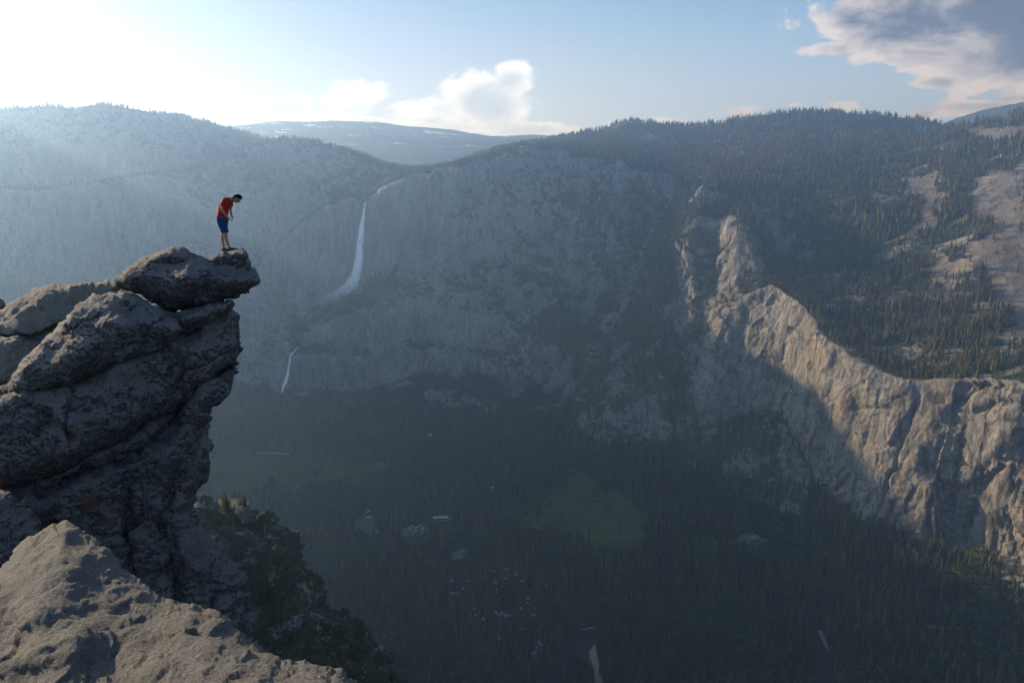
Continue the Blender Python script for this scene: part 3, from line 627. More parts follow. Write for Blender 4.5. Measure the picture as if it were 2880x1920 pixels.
ii, jj = np.nonzero(cnt); rep = cnt[ii, jj]; ii = np.repeat(ii, rep); jj = np.repeat(jj, rep)
tt = T0 + (ii + rng.random(len(ii)) - .5) * DT; ll = L0 + (jj + rng.random(len(ii)) - .5) * DL
def bil(A, t, l):
    a = np.clip((t - T0) / DT, 0, nT - 1.001); b_ = np.clip((l - L0) / DL, 0, nL - 1.001); i = a.astype(int); j = b_.astype(int); fa = a - i; fb = b_ - j
    return A[i, j] * (1 - fa) * (1 - fb) + A[i + 1, j] * fa * (1 - fb) + A[i, j + 1] * (1 - fa) * fb + A[i + 1, j + 1] * fa * fb
tz = bil(HW, tt, ll); rr_ = np.exp(ll); tx = rr_ * np.sin(tt); ty = rr_ * np.cos(tt)
nt = len(tt); print('TREES', nt)
hgt = rng.lognormal(0, .36, nt); hgt = np.clip(hgt, .35, 1.75) * np.where(tz < -930, 31, np.where(tx > 500, 25, 17))
hgt *= np.interp(rr_, [900, 5000, 9500], [1, 1.05, 1.35])
tpx, tpy = proj(np.stack([tx, ty, tz], -1))
kind = rng.random(nt)
dz1 = fbm2(tx / 130, ty / 130, 3, 301)
rnd = (tz < -940) & (dz1 > .22) & (kind < .75) | (kind < .015)          # broadleaf clumps
reddead = ((kind > .955) | ((tpx > 1500) & (tpx < 1950) & (tpy < 420) & (tpy > 300) & (kind > .42) & (fbm2(tx / 260, ty / 260, 3, 311) > -.1)))
base = np.array([.058, .059, .022]) * (1 + rng.normal(0, .36, (nt, 1))) * (1 + rng.normal(0, .08, (nt, 3)))
base = base * (1 + .35 * sstep(0, .5, fbm2(tx / 300, ty / 300, 3, 320))[:, None] * np.array([1.0, .7, 0]))
base[rnd] = np.array([.038, .050, .021]) * (1 + rng.normal(0, .15, (int(rnd.sum()), 1)))
base[reddead & ~rnd] = np.array([.100, .052, .034]) * (1 + rng.normal(0, .2, (int((reddead & ~rnd).sum()), 1)))
base = np.clip(base, .008, .3)
def conifer_proto(tiers, sides, seed, wid=.15, trunk=True):
    """unit-height conifer crown of ragged overlapping tiers (and a thin trunk)"""
    q = np.random.default_rng(seed); V = []; F = []
    for k in range(tiers):
        z0 = .07 + .93 * (k / tiers) ** .92; z1 = min(1, z0 + 1.75 * .93 / tiers + .05) if k < tiers - 1 else 1.0
        rad = wid * (1 - z0) ** .8 * q.uniform(.85, 1.15); o = len(V); V.append((q.uniform(-.01, .01), q.uniform(-.01, .01), z1)); ph = q.uniform(0, 6.3)
        for s in range(sides * 2):
            r = rad * (q.uniform(.85, 1.25) if s % 2 == 0 else q.uniform(.45, .7)); a = ph + s * math.pi / sides
            V.append((r * math.cos(a), r * math.sin(a), z0 + (0 if s % 2 == 0 else .035) + q.uniform(-.015, .015)))
        for s in range(sides * 2): F.append((o, o + 1 + s, o + 1 + (s + 1) % (sides * 2)))
    if trunk:
        o = len(V)
        for z, r in ((-.03, .016), (.3, .010)):
            for s in range(3): V.append((r * math.cos(s * 2.1), r * math.sin(s * 2.1), z))
        for s in range(3): a, b_ = o + s, o + (s + 1) % 3; F += [(a, b_, b_ + 3), (a, b_ + 3, a + 3)]
    return np.array(V), np.array(F)
def round_proto(seed, n=26):
    """unit-height broadleaf crown of many small leaf clumps"""
    q = np.random.default_rng(seed); V = []; F = []
    for k in range(n):
        a = q.uniform(0, 6.3); cz = q.uniform(-.9, 1); rr = math.sqrt(max(0, 1 - cz * cz)) * .3 * q.uniform(.6, 1.05)
        c = np.array([rr * math.cos(a), rr * math.sin(a), .58 + cz * .36]); s = q.uniform(.09, .16); o = len(V)
        d = q.normal(0, 1, (4, 3)); d /= np.linalg.norm(d, axis=1)[:, None]
        V += [c + e * s for e in d]; F += [(o, o + 1, o + 2), (o, o + 2, o + 3), (o, o + 3, o + 1), (o + 1, o + 3, o + 2)]
    o = len(V); V += [np.array(v) for v in ((.02, 0, -.03), (-.02, .02, -.03), (-.02, -.02, -.03), (0, 0, .5))]; F += [(o, o + 1, o + 3), (o + 1, o + 2, o + 3), (o + 2, o, o + 3)]
    return np.array(V), np.array(F)
size = hgt / rr_ * np.where((tpx > 0) & (tpx < 2352) & (tpy < 1568) & (tpy > 0), 1, 0)
vis2 = np.arctan2(tz + hgt * .6, rr_) >= bil(runm, tt, ll)
order = np.argsort(-size * vis2); big = order[:300]; isbig = np.zeros(nt, bool); isbig[big] = True
m, N, b, _ = newmat('foliage')
ca = N.n('ShaderNodeVertexColor', layer_name='Col').outputs[0]; ge = N.n('ShaderNodeNewGeometry').outputs['Position']
kf = N.mr(N.noise(ge, .35, 3, .7), .3, .7, .5, 1.5, False)
N.t.links.new(N.mix(1., ca, N.n('ShaderNodeCombineColor', ins={0: kf, 1: kf, 2: kf}).outputs[0], 'MULTIPLY'), b.inputs['Base Color']); b.inputs['Roughness'].default_value = .9; b.inputs['Specular IOR Level'].default_value = .05
M_FOL = m
def batch(sel, protos, name):
    VV = []; FF = []; CC = []; o = 0; pick = rng.integers(0, len(protos), len(sel))
    for p_, (V, F) in enumerate(protos):
        s = sel[pick == p_]
        if not len(s): continue
        a = rng.uniform(0, 6.28, len(s)); ca_, sa_ = np.cos(a), np.sin(a); w = hgt[s] * rng.uniform(.8, 1.3, len(s)); h = hgt[s]
        X = (V[None, :, 0] * ca_[:, None] - V[None, :, 1] * sa_[:, None]) * w[:, None] + tx[s][:, None]
        Y = (V[None, :, 0] * sa_[:, None] + V[None, :, 1] * ca_[:, None]) * w[:, None] + ty[s][:, None]
        Z = V[None, :, 2] * h[:, None] + tz[s][:, None]
        VV.append(np.stack([X, Y, Z], -1).reshape(-1, 3)); n = len(V)
        FF.append((F[None] + (o + np.arange(len(s)) * n)[:, None, None]).reshape(-1, 3)); o += len(s) * n
        c = base[s][:, None, :] * rng.uniform(.8, 1.2, (len(s), n, 1)); CC.append(c.reshape(-1, 3))
    ob = mesh_np(name, np.concatenate(VV), np.concatenate(FF), M_FOL, False, np.concatenate(CC)); return tag(ob, kind='stuff')
al = np.arange(nt); far_ = (rr_ > 3300)
batch(al[~isbig & ~rnd & far_], [conifer_proto(3, 3, s, .15, False) for s in range(6)], 'forest')
batch(al[~isbig & ~rnd & ~far_], [conifer_proto(5, 4, s + 20, .14) for s in range(8)], 'forest')
batch(al[~isbig & rnd], [round_proto(s + 50) for s in range(5)], 'broadleaf_woodland')
tp_c = [mesh_np('valley_conifer', *conifer_proto(11, 6, 80 + s, .135), M_FOL, False, col=np.tile([[.030, .041, .020]], (len(conifer_proto(11, 6, 80 + s, .135)[0]), 1)) * rng.uniform(.7, 1.3, (len(conifer_proto(11, 6, 80 + s, .135)[0]), 1)), link=False) for s in range(5)]
tp_d = [mesh_np('valley_conifer', *conifer_proto(9, 6, 90 + s, .12), M_FOL, False, col=np.tile([[.080, .048, .032]], (len(conifer_proto(9, 6, 90 + s, .12)[0]), 1)), link=False) for s in range(2)]
tp_r = [mesh_np('broadleaf_tree', *round_proto(60 + s, 150), M_FOL, False, col=np.tile([[.038, .057, .022]], (len(round_proto(60 + s, 150)[0]), 1)), link=False) for s in range(3)]
for k, i in enumerate(big):
    src = (tp_r if rnd[i] else tp_d if reddead[i] else tp_c); s = src[k % len(src)]
    o = s.copy(); COL.objects.link(o); o.location = (tx[i], ty[i], tz[i]); o.rotation_euler = (0, 0, random.uniform(0, 6)); w = hgt[i] * random.uniform(.85, 1.25); o.scale = (w, w, hgt[i])
    if rnd[i]: tag(o, 'rounded light green broadleaf tree in the dark forest at the valley bottom', 'tree', 'broadleaf trees of the near valley forest')
    elif reddead[i]: tag(o, 'rust brown dying conifer standing in the dark forest at the valley bottom', 'tree', 'brown conifers of the near valley forest')
    else: tag(o, 'dark green pointed conifer in the dense forest at the valley bottom', 'tree', 'dark conifers of the near valley forest')

# ---------------------------------------------------------------- waterfalls
m, N, b, out = newmat('falling_water')
ob_ = N.n('ShaderNodeTexCoord').outputs['Object']
uvc = N.n('ShaderNodeVertexColor', layer_name='Col').outputs[0]; sp = N.n('ShaderNodeSeparateColor', ins={0: uvc})
st_ = N.noise(N.map(ob_, (1, 1, .16)), .10, 8, .74, 2.2, .6)
edge = N.mr(N.m('ABSOLUTE', N.m('SUBTRACT', sp.outputs[0], .5)), .15, .5, 1., 0.)
al_ = N.m('MULTIPLY', N.m('MULTIPLY', N.mr(N.m('ADD', st_, N.m('MULTIPLY', edge, .30)), .50, .86), edge), sp.outputs[1], clamp=True)
b.inputs['Base Color'].default_value = (.86, .88, .92, 1); b.inputs['Roughness'].default_value = 1; N.t.links.new(al_, b.inputs['Alpha'])
M_FALL = m
def fall(name, pts, label, off=-10):
    """pts: bearing x, bearing y, depth, half width in bearing units, density"""
    p = np.array(pts, float); n = 60; t_ = np.linspace(0, len(p) - 1, n); q = np.stack([np.interp(t_, np.arange(len(p)), p[:, k]) for k in range(5)], -1)
    V = []; C_ = []; F = []; K = 9
    for i in range(n):
        for k in range(K):
            e = k / (K - 1); x = q[i, 0] + (e * 2 - 1) * q[i, 3]; bulge = math.sin(e * math.pi) * q[i, 3] * 1.6
            w = at(q[i, 0] + (x - q[i, 0]) * 1.08, q[i, 1], q[i, 2] + off - bulge); V.append(w); C_.append((e, q[i, 4], 0))
            if i and k: a = i * K + k; F.append((a - K - 1, a - K, a, a - 1))
    ob = mesh_np(name, np.array(V), np.array(F), M_FALL, True, np.array(C_)); return tag(ob, label, 'waterfall')
fall('waterfall', [(839, 464, 3590, 1.5, 1.), (836, 485, 3575, 4, 1.15), (831, 520, 3555, 9, 1.15), (827, 560, 3535, 12, 1.15), (824, 600, 3520, 15, 1.05), (818, 632, 3505, 20, .9), (804, 656, 3490, 30, .6), (782, 674, 3475, 42, .36), (756, 690, 3460, 48, .22), (728, 706, 3445, 40, .05)], 'tall upper waterfall plunging down the big wall into drifting spray', -44)
fall('waterfall', [(686, 795, 3322, 1.5, .9), (676, 806, 3300, 3, .9), (667, 817, 3275, 3, 1.2), (664, 840, 3262, 4, 1.25), (660, 862, 3250, 6, 1.25), (655, 880, 3235, 8, 1.2), (650, 890, 3225, 6, 1.1), (648, 900, 3215, 4, 1.), (656, 912, 3200, 4, .9)], 'short lower waterfall at the foot of the gully above the valley floor', -80)
# ---------------------------------------------------------------- granite of the lookout
def rockmat(name, lichen=.5, warm=0., scale=1., rust=0., dark=1., streak=False, bumpd=.12):
    m, N, b, _ = newmat(name)
    P = N.n('ShaderNodeNewGeometry'); pos = P.outputs['Position']; nz = N.n('ShaderNodeSeparateXYZ', ins={0: P.outputs['Normal']}).outputs[2]
    sp_ = N.noise(pos, 42 * scale, 4, .75); sp2 = N.noise(pos, 13 * scale, 6, .7); big = N.noise(pos, .9 * scale, 5, .6); mid = N.noise(N.map(pos, (1, 1, .28) if streak else (1, 1, 1)), 3.6 * scale, 6, .68)
    gran = N.mix(N.mr(sp_, .35, .65), (.11 * dark, .104 * dark, .098 * dark), (.36 * dark, .335 * dark, (.305 - warm * .05) * dark))
    gran = N.mix(N.m('MULTIPLY', N.mr(big, .45, .7), .5), gran, (.24 * dark, .20 * dark, .16 * dark))
    # black lichen crust in blotches on the steep faces, with pale spots showing through
    cov = N.m('ADD', N.m('ADD', N.m('MULTIPLY', mid, .8), N.m('MULTIPLY', big, .8)), N.m('MULTIPLY', N.mr(nz, .12, .65), -.33))
    cov = N.m('ADD', cov, N.m('MULTIPLY', N.m('SUBTRACT', N.noise(pos, 9. * scale, 8, .82), .5), .95))
    lm = N.mr(cov, 1.02 - lichen * .5, 1.14 - lichen * .5)
    spots = N.mr(N.m('ADD', N.m('MULTIPLY', N.noise(pos, 22 * scale, 5, .8), .55), N.m('MULTIPLY', N.noise(pos, 5. * scale, 4, .6), .45)), .515, .575, 1., .08)
    crust = N.mix(N.mr(sp_, .4, .62), (.012, .012, .012), (.055, .052, .050))
    crust = N.mix(N.m('SUBTRACT', 1., N.mr(sp2, .38, .58, 0., 1.)), crust, (.11, .105, .10))
    c = N.mix(N.m('MULTIPLY', lm, spots), gran, crust)
    if rust:
        rn = N.noise(N.map(pos, (1, 1, .5)), 2.2 * scale, 6, .7)
        c = N.mix(N.m('MULTIPLY', N.mr(rn, .56, .66), rust), c, (.17, .062, .032))
    N.t.links.new(c, b.inputs['Base Color']); b.inputs['Roughness'].default_value = .88; b.inputs['Specular IOR Level'].default_value = .22
    h = N.m('ADD', N.m('MULTIPLY', sp_, .22), N.m('ADD', N.m('MULTIPLY', sp2, .8), N.m('MULTIPLY', mid, 1.6)))
    bp = N.n('ShaderNodeBump', ins={'Height': h, 'Strength': .95, 'Distance': bumpd / scale}); N.t.links.new(bp.outputs[0], b.inputs['Normal'])
    return m
def smooth_closed(pts, step, jit, seed):
    p = np.array(pts, float); n = len(p); out = []
    for i in range(n):
        a, b, c, d = p[i - 1], p[i], p[(i + 1) % n], p[(i + 2) % n]; L = np.hypot(*(c - b)); k = max(1, int(L / step))
        for j in range(k):
            t = j / k; cr = .5 * ((2 * b) + (-a + c) * t + (2 * a - 5 * b + 4 * c - d) * t * t + (-a + 3 * b - 3 * c + d) * t ** 3)
            out.append(cr * .6 + (b + (c - b) * t) * .4)
    q = np.array(out); s_ = q * .06
    q[:, 0] += fbm2(s_[:, 0], s_[:, 1], 4, seed) * jit; q[:, 1] += fbm2(s_[:, 0] + 9, s_[:, 1], 4, seed + 5) * jit
    return q
def relief(px, py, ctrl):
    """inverse-distance blend of depth offsets given at a few spots of the rock"""
    if not ctrl: return np.zeros_like(px)
    w = 0; t = 0
    for (x, y, d) in ctrl:
        k = 1 / ((px - x) ** 2 + (py - y) ** 2 + 120.) ** 1.25; w = w + k; t = t + k * d
    return t / w
def rock(name, outline, Y, front, back, rnd_px, mat, ctrl=(), slope=(0, 0), cracks=(), step=3.2, seed=1, amp=.07, jit=5, label=None, cat='boulder', kind=None, blocky=.5, pw=.5, nscale=1., ang_=1.):
    q = smooth_closed(outline, step, jit, seed)
    x0, y0 = q.min(0); x1, y1 = q.max(0)
    gx, gy = np.meshgrid(np.arange(x0, x1, step), np.arange(y0, y1, step * .87)); gx = gx + (np.arange(gx.shape[0]) % 2)[:, None] * step / 2
    gx = gx.ravel() + rng.uniform(-.2, .2, gx.size) * step; gy = gy.ravel() + rng.uniform(-.2, .2, gy.size) * step
    k = inpoly(gx, gy, q); gx, gy = gx[k], gy[k]; d = segdist(gx, gy, q); k = d > step * .6; gx, gy, d = gx[k], gy[k], d[k]
    nb = len(q); X = np.concatenate([q[:, 0], gx]); Yp = np.concatenate([q[:, 1], gy]); D = np.concatenate([np.zeros(nb), d])
    r = delaunay_2d_cdt([Vector((a, b)) for a, b in zip(X, Yp)], [(i, (i + 1) % nb) for i in range(nb)], [], 1, 1e-3)
    tri = np.array([[r[3][i][0] if r[3][i] else 0 for i in f] for f in r[2] if len(f) == 3])
    u = np.clip(D / rnd_px, 0, 1); prof = (1 - (1 - u) ** 2) ** pw
    base = Y + slope[0] * (X - X.mean()) + slope[1] * (Yp - Yp.mean())
    rel_ = relief(X, Yp, ctrl) * sstep(0, .6, u)
    yf = base - front * prof + rel_
    for pts, w, dep in cracks:
        wx_ = X + fbm2(X / 22, Yp / 22, 3, seed + 40) * 8; wy_ = Yp + fbm2(X / 22, Yp / 22, 3, seed + 41) * 8
        dd_ = segdist(wx_, wy_, pts, False); yf = yf + dep * np.exp(-(dd_ / w) ** 2) * sstep(0, .2, u)
    yb = base + back * prof ** .8
    F1 = at(X, Yp, yf); B1 = at(X, Yp, yb)
    n = len(X); V = np.concatenate([F1, B1]); m2 = np.arange(n) + n; m2[:nb] = np.arange(nb)
    F = np.concatenate([tri, m2[tri][:, ::-1]])
    a = F1[tri[0, 1]] - F1[tri[0, 0]]; b_ = F1[tri[0, 2]] - F1[tri[0, 0]]
    if np.cross(a, b_)[1] > 0: F = F[:, ::-1]
    used = np.zeros(len(V), bool); used[F.ravel()] = True; mp = np.cumsum(used) - 1; V = V[used]; F = mp[F]
    for _ in range(1):
        e1 = V[F[:, 1]] - V[F[:, 0]]; e2 = V[F[:, 2]] - V[F[:, 0]]; fnn = np.cross(e1, e2); vn = np.zeros_like(V)
        for c_ in range(3): np.add.at(vn, F[:, c_], fnn)
        vn /= np.linalg.norm(vn, axis=1, keepdims=True) + 1e-12
    s = nscale; x, y, z = V[:, 0], V[:, 1], V[:, 2]
    dsp = fbm3(x / (1.1 * s), y / (1.1 * s), z / (1.1 * s), 7, seed + 11, .60) * amp * 1.5
    dsp += blocky * ridge3(x / (1.6 * s), y / (1.6 * s), z / (.9 * s), 3, seed + 21) * amp
    wr_ = fbm3(x / (.7 * s), y / (.7 * s), z / (.7 * s), 2, seed + 61) * .35
    dsp += ang_ * amp * (facet3(x / (.75 * s) + wr_, y / (.75 * s), z / (.5 * s) - wr_, seed + 70) * .78 + facet3(x / (.28 * s) - wr_, y / (.28 * s), z / (.2 * s) + wr_, seed + 80) * .30)
    tq = fbm3(x / (.8 * s) + wr_, y / (.8 * s), z / (.55 * s) - wr_, 3, seed + 62) * 5; fl = np.floor(tq); dsp += ang_ * amp * .40 * (fl + sstep(.4, .6, tq - fl))
    dsp += ridge3(x / (.22 * s), y / (.22 * s), z / (.16 * s), 3, seed + 63) * amp * .16
    pit = n3(x / (.35 * s), y / (.35 * s), z / (.35 * s), seed + 31); dsp -= sstep(.7, .95, pit) * amp * .25
    V = V + vn * dsp[:, None]
    o = mesh_np(name, V, F, mat, True)
    return tag(o, label, cat if label else None, None, kind)
M_R1 = rockmat('granite_lichen_dark', .98, 0, 1., 0., .85); M_R2 = rockmat('granite_lichen_mixed', .86, 0, 1., 0., .88); M_R3 = rockmat('granite_grey_brown', .30, 1.)
M_R5 = rockmat('granite_cliff', .80, .3, 1., .55, .8); M_R6 = rockmat('granite_near_slab', .18, .6, 1.5, .12, .82, bumpd=.18); M_R7 = rockmat('granite_streaked', .78, .0, .9, .6, .7, True)  # dark also puts shade into the overhang, cliff and streaked granite colours
M_RP = rockmat('granite_pale_warm', .22, .6, 1., .35)
rock('overhanging_boulder', [(262, 662), (266, 642), (296, 614), (345, 586), (385, 571), (415, 570), (435, 580), (466, 592), (500, 583), (535, 575), (556, 572), (568, 582), (580, 604), (590, 626), (597, 648), (592, 656), (560, 674), (520, 690), (470, 703), (430, 711), (380, 712), (362, 696), (325, 674), (290, 668)],
     20.0, 1.35, 1.3, 62, M_R1, [(300, 640, .3), (400, 590, .45), (430, 640, -.2), (380, 680, .1), (470, 625, -.1), (520, 650, -.25), (560, 660, -.2), (500, 592, .95), (545, 583, 1.1), (570, 612, .95), (588, 642, .7), (540, 606, .62), (470, 690, .3)], step=2.6, seed=3, amp=.055,
     cracks=[([(545, 580), (562, 600), (575, 628)], 3, .06), ([(440, 585), (430, 600), (400, 608), (345, 605)], 5, .08)], label='black lichened boulder jutting out into the air under the man\'s feet', pw=.6)
rock('rounded_boulder', [(15, 886), (22, 868), (50, 835), (88, 790), (125, 760), (160, 724), (190, 698), (225, 678), (262, 667), (290, 670), (322, 682), (350, 694), (376, 712), (396, 732), (417, 752), (418, 764), (398, 784), (350, 808), (300, 826), (240, 852), (188, 876), (130, 898), (75, 912), (38, 914), (20, 902)],
     18.8, 1.3, 1.2, 78, M_R2, [(200, 720, .3), (100, 800, .35), (60, 860, .3), (300, 700, .35), (280, 760, -.2), (200, 820, -.15), (340, 770, .1), (390, 760, .3), (120, 880, .1)], step=2.8, seed=9, amp=.06,
     cracks=[([(150, 765), (200, 742), (235, 735)], 5, .09), ([(330, 700), (350, 740), (330, 800)], 6, .07)], label='big tilted oval boulder, black on top and grey below, left of the overhanging one')
rock('long_boulder', [(-60, 745), (-10, 716), (40, 690), (75, 666), (120, 655), (165, 650), (200, 646), (262, 647), (275, 665), (262, 700), (230, 760), (180, 820), (120, 850), (60, 845), (-60, 850)], 22.2, 1.3, 1.5, 80, M_R3, [(100, 700, .1), (200, 670, .3), (60, 790, -.3)], step=3, seed=14, amp=.06,
     cracks=[([(-40, 790), (20, 772), (80, 770), (140, 745)], 4, .3)], label='brown grey long rounded boulder behind, at the left edge of the photo')
rock('far_boulder', [(-60, 720), (-60, 680), (-20, 678), (6, 690), (14, 702), (0, 720), (-20, 730)], 25, 1, 1, 30, M_R2, step=3, seed=17, amp=.05, label='tiny dark tip of rock peeping over the long boulder at the left edge')
rock('wedge_slab', [(372, 716), (400, 712), (450, 706), (500, 695), (524, 691), (531, 697), (530, 706), (512, 722), (472, 745), (432, 764), (405, 772), (385, 760), (360, 735)], 19.6, .95, .8, 34, M_R2, [(520, 700, .2), (450, 740, -.1)], step=2.6, seed=22, amp=.045, label='thin dark wedge of rock squeezed under the overhanging boulder', cat='rock')
rock('back_rock', [(-80, 780), (40, 770), (140, 800), (170, 850), (120, 930), (40, 960), (-80, 960)], 20.8, 1.0, 1.5, 70, M_R3, step=3.6, seed=27, amp=.07, label='brown shaded rock between the long boulder and the oval one', cat='rock')
rock('cliff_block', [(380, 745), (440, 742), (490, 722), (522, 718), (541, 727), (545, 752), (549, 798), (541, 822), (538, 846), (505, 884), (452, 922), (405, 952), (335, 990), (245, 1042), (155, 1085), (60, 1120), (-60, 1150), (-80, 1000), (-60, 900), (40, 880), (140, 870), (260, 810)],
     19.7, 1.5, 2.2, 70, M_R5, [(520, 760, .1), (480, 850, -.1), (380, 860, 0), (300, 940, -.3), (150, 1030, -.5), (60, 960, -.2), (100, 1080, -.3)], slope=(.0022, -.0012), step=3.0, seed=33, amp=.085, blocky=.8,
     cracks=[([(545, 800), (500, 822), (430, 852), (400, 900), (330, 960)], 6, .16), ([(180, 880), (150, 950), (170, 1010)], 8, .14), ([(60, 930), (120, 960), (160, 1000)], 8, .16)], label='wide grey cliff block with black upper corner under the oval boulder', cat='rock')
rock('cliff_block', [(470, 880), (505, 862), (538, 842), (540, 862), (535, 882), (516, 906), (498, 922), (484, 936), (478, 960), (455, 985), (420, 985), (410, 950), (430, 915)], 19.45, .55, 1.5, 30, M_R5, [(520, 880, .2), (450, 950, -.1)], step=2.8, seed=37, amp=.06, blocky=.9, label='pale rust edged block stepping back under the upper cliff block', cat='rock')
rock('lower_cliff', [(-80, 1120), (60, 1098), (180, 1040), (300, 985), (380, 940), (440, 928), (478, 942), (473, 985), (477, 1068), (465, 1098), (450, 1122), (443, 1148), (452, 1184), (470, 1215), (500, 1246), (535, 1286), (560, 1324), (573, 1370), (576, 1402), (586, 1428), (584, 1473), (592, 1540), (500, 1600), (200, 1600), (-80, 1500)],
     19.2, 1.9, 2.5, 90, M_R7, [(440, 1000, 0), (400, 1060, -.2), (300, 1100, .2), (250, 1200, .1), (330, 1200, .5), (400, 1180, .1), (440, 1140, .3), (480, 1290, -.3), (380, 1330, .6), (520, 1400, -.2), (120, 1150, -.4), (450, 1230, .1)], slope=(.002, -.0022), step=3.4, seed=41, amp=.10, blocky=.7, jit=7,
     cracks=[([(440, 935), (390, 980), (330, 1030), (240, 1070), (100, 1130)], 15, .55), ([(300, 1110), (290, 1220), (310, 1320)], 14, .3), ([(400, 1090), (370, 1200), (400, 1290), (420, 1400)], 16, .35), ([(443, 1148), (470, 1220), (500, 1300), (490, 1400)], 10, .2)], kind='structure')
rock('dark_rock', [(-60, 1135), (10, 1128), (26, 1148), (52, 1165), (84, 1196), (98, 1240), (92, 1300), (60, 1360), (-60, 1380)], 15.5, 1., 1.2, 60, M_R7, [(40, 1190, .1)], step=3.4, seed=47, amp=.09, label='dark angular rock in deep shade above the near slab at left edge', cat='rock')
rock('small_boulder', [(-50, 925), (10, 912), (45, 918), (75, 935), (92, 965), (98, 1005), (70, 1045), (20, 1062), (-50, 1070)], 18.1, .6, 1.0, 34, M_R2, step=3, seed=52, amp=.06, label='rounded grey brown rock at the left edge below the oval boulder', cat='rock')
rock('near_slab', [(-200, 1400), (-60, 1335), (0, 1311), (24, 1290), (46, 1262), (70, 1242), (106, 1218), (138, 1204), (152, 1200), (164, 1208), (180, 1224), (218, 1240), (252, 1270), (286, 1305), (332, 1335), (367, 1366), (412, 1381), (462, 1397), (508, 1416), (540, 1440), (573, 1466), (611, 1492), (649, 1511), (707, 1520), (760, 1535), (795, 1554), (840, 1600), (900, 1760), (500, 1850), (-200, 1850)],
     6.9, .9, 1.6, 150, M_R6, [(120, 1230, .0), (153, 1212, -.05), (160, 1290, .0), (300, 1400, .15), (80, 1400, -.25), (90, 1500, -.2), (150, 1480, -.12), (260, 1500, .2), (450, 1480, .0), (600, 1540, -.1), (20, 1450, .1), (400, 1560, .0), (60, 1560, .1), (220, 1350, .15)], slope=(-.0006, -.0078), step=4.2, seed=61, amp=.038, blocky=.35, jit=5, nscale=.8, ang_=1.1,
     cracks=[([(360, 1480), (420, 1500), (430, 1560)], 22, .05)], label='huge sunlit grey granite slab in the bottom left corner', cat='rock')

# ---------------------------------------------------------------- brushy spur below
m, N, b, _ = newmat('spur_ground')
P = N.n('ShaderNodeNewGeometry'); pos = P.outputs['Position']
a1 = N.noise(pos, .09, 7, .65); a2 = N.noise(pos, .6, 6, .7)
rk = N.mix(N.mr(a2, .3, .7), (.07, .068, .062), (.20, .19, .175)); vg = N.mix(N.mr(a2, .35, .65), (.014, .018, .008), (.045, .050, .020))
N.t.links.new(N.mix(N.mr(N.m('ADD', a1, N.m('MULTIPLY', a2, .3)), .70, .78), vg, rk), b.inputs['Base Color']); b.inputs['Roughness'].default_value = .95
bp = N.n('ShaderNodeBump', ins={'Height': a2, 'Strength': 1., 'Distance': .9}); N.t.links.new(bp.outputs[0], b.inputs['Normal'])
SPO = [(380, 1190), (420, 1160), (446, 1152), (470, 1151), (500, 1158), (540, 1168), (570, 1180), (600, 1190), (632, 1206), (655, 1226), (676, 1250), (690, 1282), (706, 1305), (724, 1330), (738, 1352), (740, 1374), (762, 1392), (792, 1412), (824, 1440), (850, 1468), (872, 1500), (895, 1540), (930, 1600), (1000, 1800), (700, 1900), (380, 1900)]
rock('hillside', SPO, 225, 24, 60, 120, m, [(560, 1230, 0), (620, 1300, -8), (600, 1400, 4), (700, 1400, -6), (560, 1480, -6), (740, 1480, 2), (680, 1540, -10), (820, 1500, -2)], slope=(.12, -.26), step=4.5, seed=71, amp=2.2, blocky=1.2, jit=14, kind='structure', nscale=14)
sp_o = COL.objects['hillside']; me = sp_o.data
Vs = np.zeros(len(me.vertices) * 3, np.float32); me.vertices.foreach_get('co', Vs); Vs = Vs.reshape(-1, 3)
Ns = np.zeros(len(me.vertices) * 3, np.float32); me.vertices.foreach_get('normal', Ns); Ns = Ns.reshape(-1, 3)
sx_, sy_ = proj(Vs); frontm = (Ns[:, 1] < .25) & (sx_ > 430) & (sy_ < 1650) & (sy_ > 1100)
cand = np.nonzero(frontm)[0]; dens_ = fbm3(Vs[cand, 0] / 22, Vs[cand, 1] / 22, Vs[cand, 2] / 22, 4, 400)
cand = cand[(dens_ > -.12) & ~((sy_[cand] < 1196) & (sx_[cand] > 496) & (sx_[cand] < 600) & (rng.random(len(cand)) < .8))]; cand = rng.choice(cand, min(len(cand), 6500), replace=False)
VV = []; FF = []; CC = []; o = 0
for i in cand:                               # low brush: clumps of leaf-sized faces
    s = rng.uniform(.45, 1.35); n_ = 38; c0 = Vs[i] + Ns[i] * s * .3 + rng.normal(0, .5, 3); c0[2] += s * .25
    pp = rng.normal(0, 1, (n_, 3)); pp /= np.linalg.norm(pp, axis=1)[:, None]; pp *= rng.uniform(.55, 1.05, (n_, 1)) * s * np.array([1, 1, .75])
    e1 = rng.normal(0, 1, (n_, 3)) * s * .13; e2 = rng.normal(0, 1, (n_, 3)) * s * .15; q = c0 + pp
    VV.append(np.stack([q - e1, q + e1, q + e2], 1).reshape(-1, 3)); FF.append(np.arange(n_ * 3).reshape(-1, 3) + o); o += n_ * 3
    yel = 1 + .8 * (rng.random() < .15); CC.append(np.tile(np.array([[.034 * yel, .040 * yel, .014]]), (n_ * 3, 1)) * rng.uniform(.6, 1.4))
tag(mesh_np('shrubs', np.concatenate(VV), np.concatenate(FF), M_FOL, False, np.concatenate(CC)), kind='stuff')
